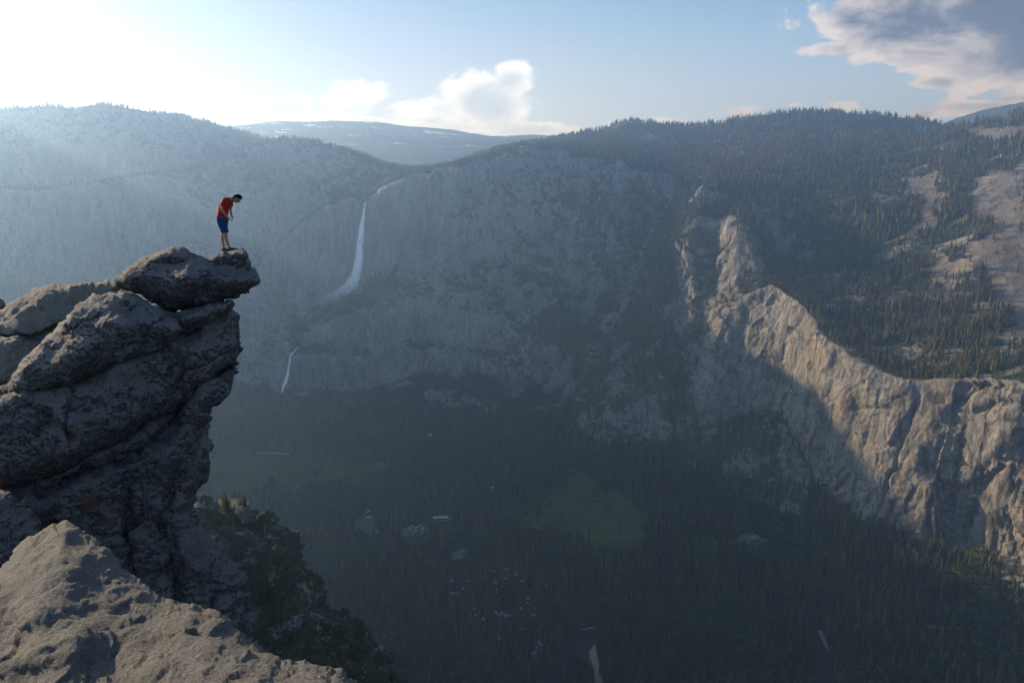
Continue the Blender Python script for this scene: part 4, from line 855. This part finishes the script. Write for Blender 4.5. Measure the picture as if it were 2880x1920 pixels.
# rock tower and the two little conifers on the crest
sY = 214
rock('rock_spire', [(548, 1182), (552, 1166), (560, 1156), (566, 1162), (572, 1152), (580, 1160), (584, 1172), (584, 1190), (572, 1200), (556, 1200)], sY - 1, .9, 1.6, 12, M_R7, step=2., seed=77, amp=.3, jit=4, nscale=3, label='small grey rock spire on the brushy crest between the two little conifers', cat='rock')
M_BARK = simple('conifer_bark', (.10, .065, .045), .95, .3, 2., .05); M_NEED = simple('conifer_needles', (.10, .10, .030), .85, .35, .9); M_DEAD = simple('dead_wood', (.15, .135, .12), .9, .2, 2.)
def near_conifer(px, py, H, seed, label, wid=.26, Y=sY, bare=False):
    q = np.random.default_rng(seed); w = at(px, py, Y); r = empty('young_conifer' if not bare else 'dead_conifer', w, q.uniform(0, 6)); tag(r, label, 'tree')
    nseg = 9; V = []; F = []
    for k in range(nseg + 1):
        z = H * k / nseg - .4 * (k == 0); rad = H * .022 * (1 - k / nseg) + .012
        for s in range(7): V.append((rad * math.cos(s * .898) + .03 * H * .2 * math.sin(k), rad * math.sin(s * .898), z))
        if k:
            for s in range(7): a = (k - 1) * 7 + s; b2_ = (k - 1) * 7 + (s + 1) % 7; F.append((a, b2_, b2_ + 7, a + 7))
    mesh_np('trunk', np.array(V), np.array(F), M_BARK if not bare else M_DEAD, True, parent=r)
    V = []; F = []; z = H * .08
    while z < H * .97:
        L = H * wid * (1 - z / H) ** .75 + .12; nb = 7 if not bare else 4
        for s in range(nb):
            a = q.uniform(0, 6.28); l = L * q.uniform(.6, 1.15); droop = q.uniform(-.25, .12) + .25 * z / H
            dx, dy = math.cos(a), math.sin(a); steps = 6 if not bare else 2
            for j in range(steps):
                t0_, t1_ = j / steps, (j + 1) / steps; c0 = np.array([dx * l * t0_, dy * l * t0_, z + droop * l * t0_ + .12 * l * t0_ ** 2]); c1 = np.array([dx * l * t1_, dy * l * t1_, z + droop * l * t1_ + .12 * l * t1_ ** 2])
                if bare:
                    o = len(V); V += [c0 + (0, 0, .03), c0 - (0, 0, .03), c1]; F.append((o, o + 1, o + 2)); continue
                wv = l * .42 * (1 - t0_ * .6)
                for sd_ in (-1, 1):
                    for _ in range(3):
                        e = np.array([-dy * sd_, dx * sd_, q.uniform(-.3, .5)]) * wv * q.uniform(.6, 1.2) + np.array([dx, dy, 0]) * wv * q.uniform(.1, .7)
                        o = len(V); V += [c0, c1, c0 + e]; F.append((o, o + 1, o + 2))
        z += H * q.uniform(.028, .045)
    mesh_np('crown' if not bare else 'branches', np.array(V), np.array(F), M_NEED if not bare else M_DEAD, False, parent=r)
near_conifer(521, 1178, 8.2, 1, 'taller golden lit conifer standing on the brushy crest, left of the rock spire', .30)
near_conifer(562, 1164, 5.2, 2, 'shorter dark conifer growing on top of the rock spire', .26, sY - 3)
near_conifer(537, 1212, 3.8, 3, 'bare grey dead tree on the brush slope below the taller golden conifer', .12, 195, True)
near_conifer(610, 1228, 4.6, 4, 'thin bare dead snag on the brush slope below the rock spire', .10, 200, True)
for k, (px, py, h) in enumerate([(716, 1345, 2.6), (730, 1372, 2.2)]):
    near_conifer(px, py, h, 30 + k, ['small dark conifer at the upper notch of the steep spur edge', 'small dark conifer at the lower notch of the steep spur edge'][k], .3, 228)
# ---------------------------------------------------------------- the man
M_SKIN = simple('skin', (.30, .155, .095), .55, .08, 12., 0, .35); M_SHIRT = simple('red_cotton', (.36, .012, .008), .85, .12, 6., .004)
M_SHORT = simple('blue_cotton', (.007, .036, .095), .85, .15, 6., .004); M_HAIR = simple('dark_hair', (.012, .008, .005), .95, .3, 60., .004, 0.); M_SHOE = simple('shoe_fabric', (.055, .075, .030), .8, .4, 30., .003); M_SOLE = simple('shoe_sole', (.03, .03, .028), .8, .1)
MY = 20.25
def mp(cx, cy, d=0.):                        # figure plane: x forward, z up, d towards the lens is negative
    return Vector(((cx - 530) * .001478, d, (1335 - cy) * .001478))
root = empty('person', at(518.2, 578.3, MY)); tag(root, 'man in red t-shirt and blue shorts bending to look over the edge of the boulder', 'person')
def skin(name, nodes, edges, mat, sub=2, rootn=0):
    me = bpy.data.meshes.new(name); me.from_pydata([n[0] for n in nodes], edges, []); o = bpy.data.objects.new(name, me); COL.objects.link(o); o.parent = root
    o.modifiers.new('Skin', 'SKIN'); sv = me.skin_vertices[0].data if me.skin_vertices else None
    if sv is None:
        bpy.context.view_layer.objects.active = o; sv = me.skin_vertices.new(name='').data
    for i, n in enumerate(nodes): sv[i].radius = n[1] if isinstance(n[1], tuple) else (n[1], n[1]); sv[i].use_root = (i == rootn)
    s = o.modifiers.new('Sub', 'SUBSURF'); s.levels = s.render_levels = sub; o.modifiers['Skin'].use_smooth_shade = True
    me.materials.append(mat)
    dg = bpy.context.evaluated_depsgraph_get(); ev = o.evaluated_get(dg); nm = bpy.data.meshes.new_from_object(ev); o.modifiers.clear(); o.data = nm
    for p_ in nm.polygons: p_.use_smooth = True
    return o
hx = .095
nodes = [(mp(515, 700), (.125, .10)),                                   # 0 pelvis
         (mp(530, 600), (.125, .105)), (mp(560, 500), (.13, .11)), (mp(610, 400), (.145, .115)), (mp(672, 335), (.10, .09)), (mp(735, 312), (.058, .058)), (mp(790, 300), (.060, .060)),   # spine, neck, skull base
         (mp(515, 740, -hx), .085), (mp(560, 850, -hx), .080), (mp(588, 960, -hx), .058), (mp(580, 1050, -hx), .058), (mp(612, 1170, -hx), .040), (mp(626, 1250, -hx), .036),       # near leg (7-12)
         (mp(500, 740, hx), .085), (mp(490, 850, hx), .080), (mp(490, 960, hx), .056), (mp(462, 1060, hx), .056), (mp(463, 1180, hx), .039), (mp(474, 1260, hx), .036),             # far leg (13-18)
         (mp(650, 350, -.165), .062), (mp(610, 420, -.20), .050), (mp(583, 490, -.21), .042), (mp(625, 580, -.20), .038), (mp(672, 645, -.17), .026),                          # near arm (19-23)
         (mp(660, 350, .165), .062), (mp(650, 430, .20), .050), (mp(640, 510, .20), .042), (mp(665, 580, .13), .036), (mp(690, 625, .06), .026)]                               # far arm (24-28)
edges = [(0, 1), (1, 2), (2, 3), (3, 4), (4, 5), (5, 6), (0, 7), (7, 8), (8, 9), (9, 10), (10, 11), (11, 12), (0, 13), (13, 14), (14, 15), (15, 16), (16, 17), (17, 18),
         (3, 19), (19, 20), (20, 21), (21, 22), (22, 23), (3, 24), (24, 25), (25, 26), (26, 27), (27, 28)]
# hands: palm plus five short finger chains
def hand(i0, wr, dirv, side, sc_=1.):
    d = Vector(dirv).normalized(); up_ = Vector((0, side, 0)); nrm = d.cross(up_).normalized(); a = len(nodes)
    nodes.append((wr + d * .045, (.032, .020))); edges.append((i0, a)); nodes.append((wr + d * .085, (.034, .017))); edges.append((a, a + 1)); palm = a + 1
    for k, (off, l) in enumerate(((-.030, .070), (-.010, .078), (.010, .073), (.029, .058))):
        b0 = len(nodes); p1 = wr + d * .105 + up_ * off
        nodes.append((p1, .0095)); nodes.append((p1 + d * l * .5 + nrm * .012, .0088)); nodes.append((p1 + d * l * .85 + nrm * .036, .0075)); edges.extend([(palm, b0), (b0, b0 + 1), (b0 + 1, b0 + 2)])
    b0 = len(nodes); nodes.append((wr + d * .055 - up_ * .040 + nrm * .012, .011)); nodes.append((wr + d * .09 - up_ * .058 + nrm * .028, .009)); edges.extend([(a, b0), (b0, b0 + 1)])
hand(23, mp(672, 645, -.17), mp(735, 725, -.12) - mp(672, 645, -.17), 1)
hand(28, mp(690, 625, .06), mp(735, 660, -.02) - mp(690, 625, .06), -1)
body = skin('body', nodes, edges, M_SKIN)
# head: one shaped surface with brow, nose, mouth, chin and ear, welded over the neck
hc = mp(845, 303); ang = R(52)              # face turned down over the edge
def head_pts():
    V = []; nu, nv = 40, 28
    for j in range(nv + 1):
        th_ = math.pi * j / nv
        for i in range(nu):
            ph = 2 * math.pi * i / nu; x = math.sin(th_) * math.cos(ph); y = math.sin(th_) * math.sin(ph); z = math.cos(th_)      # x: face
            X = x * .098; Y_ = y * .076; Z = z * .122
            if z < 0: X *= 1 - .18 * (-z); Y_ *= 1 - .42 * (-z)
            if x > 0:
                X -= .010 * math.exp(-((z - .05) / .14) ** 2) * math.exp(-((abs(y) - .33) / .2) ** 2)      # eye sockets
                X += .026 * math.exp(-((z + .16) / .13) ** 2) * math.exp(-(y / .16) ** 2)                  # nose
                X += .010 * math.exp(-((z - .12) / .12) ** 2) * math.exp(-(y / .25) ** 2)
                X += .010 * math.exp(-((z + .47) / .10) ** 2) * math.exp(-(y / .3) ** 2)                   # lips
                X -= .006 * math.exp(-((z + .48) / .03) ** 2) * math.exp(-(y / .3) ** 2)
                X += .016 * math.exp(-((z + .80) / .14) ** 2) * math.exp(-(y / .4) ** 2)                   # chin
            Y_ += math.copysign(.014, y) * math.exp(-((x + .05) / .14) ** 2) * math.exp(-((z + .02) / .24) ** 2) if abs(y) > .5 else 0
            V.append((X, Y_, Z))
    F = [(j * nu + i, j * nu + (i + 1) % nu, (j + 1) * nu + (i + 1) % nu, (j + 1) * nu + i) for j in range(nv) for i in range(nu)]
    return np.array(V), np.array(F)[:, ::-1]
HV_, HF_ = head_pts()
def orient(V):
    c_, s_ = math.cos(ang), math.sin(ang); X = V[:, 0] * c_ + V[:, 2] * s_; Z = -V[:, 0] * s_ + V[:, 2] * c_
    return np.stack([X + hc[0], V[:, 1] + hc[1], Z + hc[2]], -1)
bmh = mesh_np('head', orient(HV_), HF_, M_SKIN, True, parent=root, link=True)
bv = np.zeros(len(body.data.vertices) * 3, np.float32); body.data.vertices.foreach_get('co', bv)
# one continuous body: the head's surface joins the body's mesh
bf = [list(p_.vertices) for p_ in body.data.polygons]; nb_ = len(body.data.vertices); hv = orient(HV_)
me = bpy.data.meshes.new('body'); me.from_pydata([tuple(v) for v in bv.reshape(-1, 3)] + [tuple(v) for v in hv], [], bf + [[int(i) + nb_ for i in f] for f in HF_])
me.materials.append(M_SKIN)
for p_ in me.polygons: p_.use_smooth = True
body.data = me; bpy.data.objects.remove(bmh)
# hair: tousled cap over the skull
V = HV_.copy(); nrm = V / np.linalg.norm(V, axis=1, keepdims=True)
keep = (V[:, 2] > .028 - .55 * np.clip(-V[:, 0], -.2, .2)) | (V[:, 0] < -.045) & (V[:, 2] > -.065)
V = V + nrm * (.024 + .022 * np.clip(fbm3(V[:, 0] * 38, V[:, 1] * 38, V[:, 2] * 38, 3, 500) + .3, -.3, 1))[:, None]
kf_ = keep[HF_].all(1); mesh_np('hair', orient(V), HF_[kf_], M_HAIR, True, parent=root)
for sd_ in (-1, 1):                         # eyes under the brow
    an = [(math.cos(a) * .011, sd_ * .031, math.sin(a) * .011) for a in np.linspace(0, 6.28, 9)[:-1]]
# clothes: lofted rings that follow the body
def loft(name, rings, mat, fold=.0, seed=0, cap=False):
    """rings: (centre, half depth along x', half width along y, tilt)"""
    V = []; F = []; n = 28; R_ = []
    for (a, b2_) in zip(rings[:-1], rings[1:]):
        for k in range(4):
            t_ = k / 4; R_.append((a[0].lerp(b2_[0], t_), a[1] + (b2_[1] - a[1]) * t_, a[2] + (b2_[2] - a[2]) * t_, a[3] + (b2_[3] - a[3]) * t_))
    R_.append(rings[-1])
    for j, (c, rx, ry, tl) in enumerate(R_):
        for i in range(n):
            a = 2 * math.pi * i / n; k = 1 + fold * float(n2(np.array([i * .9]), np.array([j * .35 + seed]), seed)[0])
            x = rx * math.copysign(abs(math.cos(a)) ** .85, math.cos(a)) * k; y = ry * math.copysign(abs(math.sin(a)) ** .85, math.sin(a)) * k
            V.append((c[0] + x * math.cos(tl), c[1] + y, c[2] + x * math.sin(tl)))
            if j: F.append(((j - 1) * n + i, (j - 1) * n + (i + 1) % n, j * n + (i + 1) % n, j * n + i))
    o = mesh_np(name, np.array(V), np.array(F), mat, True, parent=root)
    s = o.modifiers.new('S', 'SOLIDIFY'); s.thickness = .006; s.offset = -1
    return o
loft('t_shirt', [(mp(531, 662), .150, .185, R(-20)), (mp(535, 600), .140, .178, R(-16)), (mp(562, 510), .138, .178, R(-20)), (mp(602, 430), .145, .195, R(-30)), (mp(638, 370), .128, .205, R(-42)), (mp(672, 335), .105, .19, R(-58)), (mp(706, 322), .078, .12, R(-68)), (mp(738, 318), .066, .068, R(-72))], M_SHIRT, .05, 3)
for sd_, sh, el in ((-1, mp(655, 335, -.155), mp(600, 430, -.205)), (1, mp(665, 335, .155), mp(650, 430, .205))):
    d = el - sh; q_ = sh + d * .05; n = 20; V = []; F = []
    uu = d.normalized(); aa = uu.cross(Vector((0, 1, 0))).normalized(); bb_ = uu.cross(aa)
    for j, (t_, r_) in enumerate(((-.45, .06), (-.15, .084), (.2, .086), (.6, .078), (1., .074), (1.12, .073))):
        c = sh + d * t_
        for i in range(n):
            a = 2 * math.pi * i / n; k = r_ * (1 + .05 * math.sin(3 * a + j)); V.append(tuple(c + aa * math.cos(a) * k + bb_ * math.sin(a) * k))
            if j: F.append(((j - 1) * n + i, (j - 1) * n + (i + 1) % n, j * n + (i + 1) % n, j * n + i))
    mesh_np('sleeve', np.array(V), np.array(F), M_SHIRT, True, parent=root)
loft('shorts', [(mp(527, 640), .142, .178, R(-16)), (mp(525, 690), .150, .188, R(-8)), (mp(524, 745), .150, .192, 0)], M_SHORT, .02, 5)
sl = loft('shorts_leg', [(mp(522, 735, -.085), .128, .105, 0), (mp(545, 820, -.098), .115, .104, 0), (mp(570, 900, -.1), .100, .098, 0), (mp(580, 955, -.1), .094, .094, R(4))], M_SHORT, .05, 7)
s2 = loft('shorts_leg', [(mp(512, 735, .085), .128, .105, 0), (mp(505, 820, .098), .112, .104, 0), (mp(505, 900, .1), .098, .098, 0), (mp(508, 945, .1), .092, .092, 0)], M_SHORT, .05, 9)
def shoe(heel, toe, lift, y, yaw=0.):
    L = (toe - heel) ; n = 18; m_ = 14; V = []; F = []
    prof = [(-.02, .040, .085), (.06, .046, .105), (.2, .046, .112), (.35, .044, .098), (.5, .048, .078), (.65, .053, .066), (.8, .052, .056), (.92, .042, .046), (1., .024, .034), (1.02, .004, .02)]
    for j, (t_, w_, h_) in enumerate(prof):
        c = heel + L * t_
        for i in range(n):
            a = 2 * math.pi * i / n; x_ = math.sin(a) * w_; z_ = (1 - math.cos(a)) / 2; zz = z_ * h_ ; x_ *= 1 - .35 * z_ ** 3
            V.append((c[0] + (.006 if z_ > .5 else 0), y + x_ + (t_ - .4) * yaw, c[2] + zz))
            if j: F.append(((j - 1) * n + i, (j - 1) * n + (i + 1) % n, j * n + (i + 1) % n, j * n + i))
    F2 = [np.array(F), np.array([list(range(n))[::-1], [(len(prof) - 1) * n + i for i in range(n)]])]
    o = mesh_np('shoe', np.array(V), F2, M_SHOE, True, parent=root)
    V = []; F = []
    for k, (t_, w_, h_) in enumerate([(-.035, .02, 0), (0, .045, 0), (.3, .050, 0), (.6, .058, 0), (.85, .054, 0), (1.0, .030, 0), (1.04, .005, 0)]):
        c = heel + L * t_
        V += [(c[0], y - w_ + (t_ - .4) * yaw, c[2] - .012), (c[0], y + w_ + (t_ - .4) * yaw, c[2] - .012), (c[0], y + w_ + (t_ - .4) * yaw, c[2] + .016), (c[0], y - w_ + (t_ - .4) * yaw, c[2] + .016)]
        if k:
            for i in range(4): F.append(((k - 1) * 4 + i, (k - 1) * 4 + (i + 1) % 4, k * 4 + (i + 1) % 4, k * 4 + i))
    F.append((0, 3, 2, 1)); mesh_np('sole', np.array(V), np.array(F), M_SOLE, False, parent=o)
shoe(mp(595, 1315), mp(800, 1288), 0, -hx, -.03)
shoe(mp(443, 1328), mp(640, 1322), 0, hx, .02)
# ---------------------------------------------------------------- camera, light, air, sky
cam = bpy.data.objects.new('camera', bpy.data.cameras.new('camera')); COL.objects.link(cam)
cam.data.lens = 24; cam.data.sensor_width = 36; cam.data.clip_end = 40000; cam.data.clip_start = .1
cam.rotation_euler = (R(90) - PIT, 0, 0); sc.camera = cam
sun = bpy.data.objects.new('sun', bpy.data.lights.new('sun', 'SUN')); COL.objects.link(sun)
sun.data.energy = 5.0; sun.data.angle = R(.5); sun.data.color = SUNC
sd = Vector((math.sin(SUN_AZ) * math.cos(SUN_EL), math.cos(SUN_AZ) * math.cos(SUN_EL), math.sin(SUN_EL)))
sun.rotation_euler = sd.to_track_quat('Z', 'Y').to_euler()
W = bpy.data.worlds.new('World'); sc.world = W; W.use_nodes = True
t = W.node_tree
for nd in list(t.nodes): t.nodes.remove(nd)
N = NT(t)
wo = N.n('ShaderNodeOutputWorld'); bg = N.n('ShaderNodeBackground', ins={'Strength': .06}); t.links.new(bg.outputs[0], wo.inputs[0])
sky = N.n('ShaderNodeTexSky', sky_type='NISHITA', sun_disc=False, sun_elevation=SUN_EL, sun_rotation=SUN_AZ, altitude=2200., air_density=1.0, dust_density=1.6, ozone_density=1.2)
dirv = N.n('ShaderNodeTexCoord').outputs['Generated']
sx = N.n('ShaderNodeSeparateXYZ', ins={0: dirv})
AZ = N.m('ARCTAN2', sx.outputs[0], sx.outputs[1]); EL = N.m('ARCSINE', sx.outputs[2])
def azel(px, py):
    u, dy, dz = ray(px, py); return math.atan2(u, dy), math.atan2(dz, math.hypot(u, dy))
def cvec(off=(0, 0), sq=1.6):
    return N.n('ShaderNodeCombineXYZ', ins={0: N.m('ADD', AZ, off[0]), 1: N.m('MULTIPLY', N.m('ADD', EL, off[1]), sq), 2: 0.}).outputs[0]
def blobs(lst):
    tot = None
    for (px, py, wx_, wy_, a) in lst:
        a0, e0 = azel(px, py)
        q = N.m('ADD', N.m('POWER', N.m('DIVIDE', N.m('SUBTRACT', AZ, a0), wx_ / 1568), 2.), N.m('POWER', N.m('DIVIDE', N.m('SUBTRACT', EL, e0), wy_ / 1568), 2.))
        v = N.m('MULTIPLY', N.m('EXPONENT', N.m('MULTIPLY', q, -1.)), a)
        tot = v if tot is None else N.m('MAXIMUM', tot, v)
    return tot
def puff(off=(0, 0)): return N.noise(cvec(off), 10., 12, .62, 2.15, .35)
nA = puff(); nB = puff((.012, -.012))
def cover(mask, n, lo, hi): return N.mr(N.m('ADD', mask, N.m('MULTIPLY', N.m('SUBTRACT', n, .5), 1.5)), lo, hi)
mL = blobs([(90, 150, 210, 75, 1.), (250, 190, 200, 60, .9), (0, 200, 260, 70, .9), (440, 235, 260, 50, .75), (660, 250, 200, 40, .75), (1120, 235, 120, 75, 1.), (1175, 190, 60, 50, .95), (1000, 255, 170, 45, .8), (830, 215, 90, 55, .75), (1250, 300, 200, 22, .9), (900, 290, 900, 25, .8)])
dens = cover(mL, nA, .42, .64)
densS = cover(mL, nB, .42, 1.05)
mR = blobs([(2250, 20, 320, 100, 1.15), (2352, 100, 120, 90, 1.), (2080, 40, 150, 70, .85), (1900, 112, 85, 27, .8), (2300, 170, 90, 45, .8), (2140, 190, 75, 18, .75), (2250, 245, 130, 20, .75), (2352, 225, 80, 22, .8), (1700, 258, 60, 20, .75), (1940, 245, 50, 18, .7), (2120, 262, 50, 16, .7), (1830, 240, 30, 10, .5), (2550, 60, 300, 130, 1.1)])
densR = cover(mR, nA, .44, .58); densRS = cover(mR, nB, .5, 1.08)
skyc = sky.outputs[0]
dens = N.m('MULTIPLY', dens, .93)
# the cloud bodies glow where thin and turned to the sun, and go grey where thick
lb = blobs([(130, 160, 330, 110, 1.)])
cl = N.mix(densS, (13.5, 15., 17.5), N.mix(lb, (6.6, 7.9, 10.), (1.0, 1.6, 2.8)))
cr = N.mix(densRS, (8.6, 8.6, 9.2), (1.2, 1.35, 1.75))
glow = blobs([(640, 325, 1000, 190, 1.)])
base = N.mix(1., N.mix(1., skyc, (1.25, 1.42, 1.75), 'MULTIPLY'), (2.8, 4.1, 6.4), 'DARKEN')
hb = N.m('MULTIPLY', N.m('EXPONENT', N.m('MULTIPLY', N.m('ABSOLUTE', EL), -4.5)), 1.)
lft = blobs([(60, 20, 560, 190, 1.)])
base = N.mix(1., base, N.mix(hb, (0, 0, 0), (1.8, 3.0, 4.8)), 'ADD')
base = N.mix(N.m('MULTIPLY', glow, .7), base, (10., 11.2, 13.5))
c1 = N.mix(dens, base, cl); c2 = N.mix(densR, c1, cr)
t.links.new(c2, bg.inputs[0])
# haze
def box(name, lo, hi, mat):
    V = np.array([[x, y, z] for x in (lo[0], hi[0]) for y in (lo[1], hi[1]) for z in (lo[2], hi[2])])
    F = np.array([[0, 1, 3, 2], [4, 6, 7, 5], [0, 4, 5, 1], [2, 3, 7, 6], [0, 2, 6, 4], [1, 5, 7, 3]])
    return mesh_np(name, V, F, mat, False)
hm = bpy.data.materials.new('haze_air'); hm.use_nodes = True
for nd in list(hm.node_tree.nodes): hm.node_tree.nodes.remove(nd)
HN = NT(hm.node_tree); ho = HN.n('ShaderNodeOutputMaterial')
HV = HN.n('ShaderNodeVolumePrincipled', ins={'Color': HCOL + (1,), 'Absorption Color': (1, 1, 1, 1), 'Density': HAZE, 'Anisotropy': HG})
hm.node_tree.links.new(HV.outputs[0], ho.inputs['Volume'])
if HAZE > 0:
    hz = box('haze', (-12900, -600, FLOOR - 40), (10500, 13200, float(max(1160, VZ.max() + 40))), hm); tag(hz, kind='stuff')
vs = sc.view_settings; vs.view_transform = 'Standard'; vs.look = 'None'; vs.gamma = 1; vs.exposure = EXPO
sc.cycles.use_denoising = DEN; sc.cycles.max_bounces = 5; sc.cycles.diffuse_bounces = 2; sc.cycles.glossy_bounces = 1
sc.cycles.volume_bounces = 1; sc.cycles.transparent_max_bounces = 12; sc.cycles.sample_clamp_indirect = 4
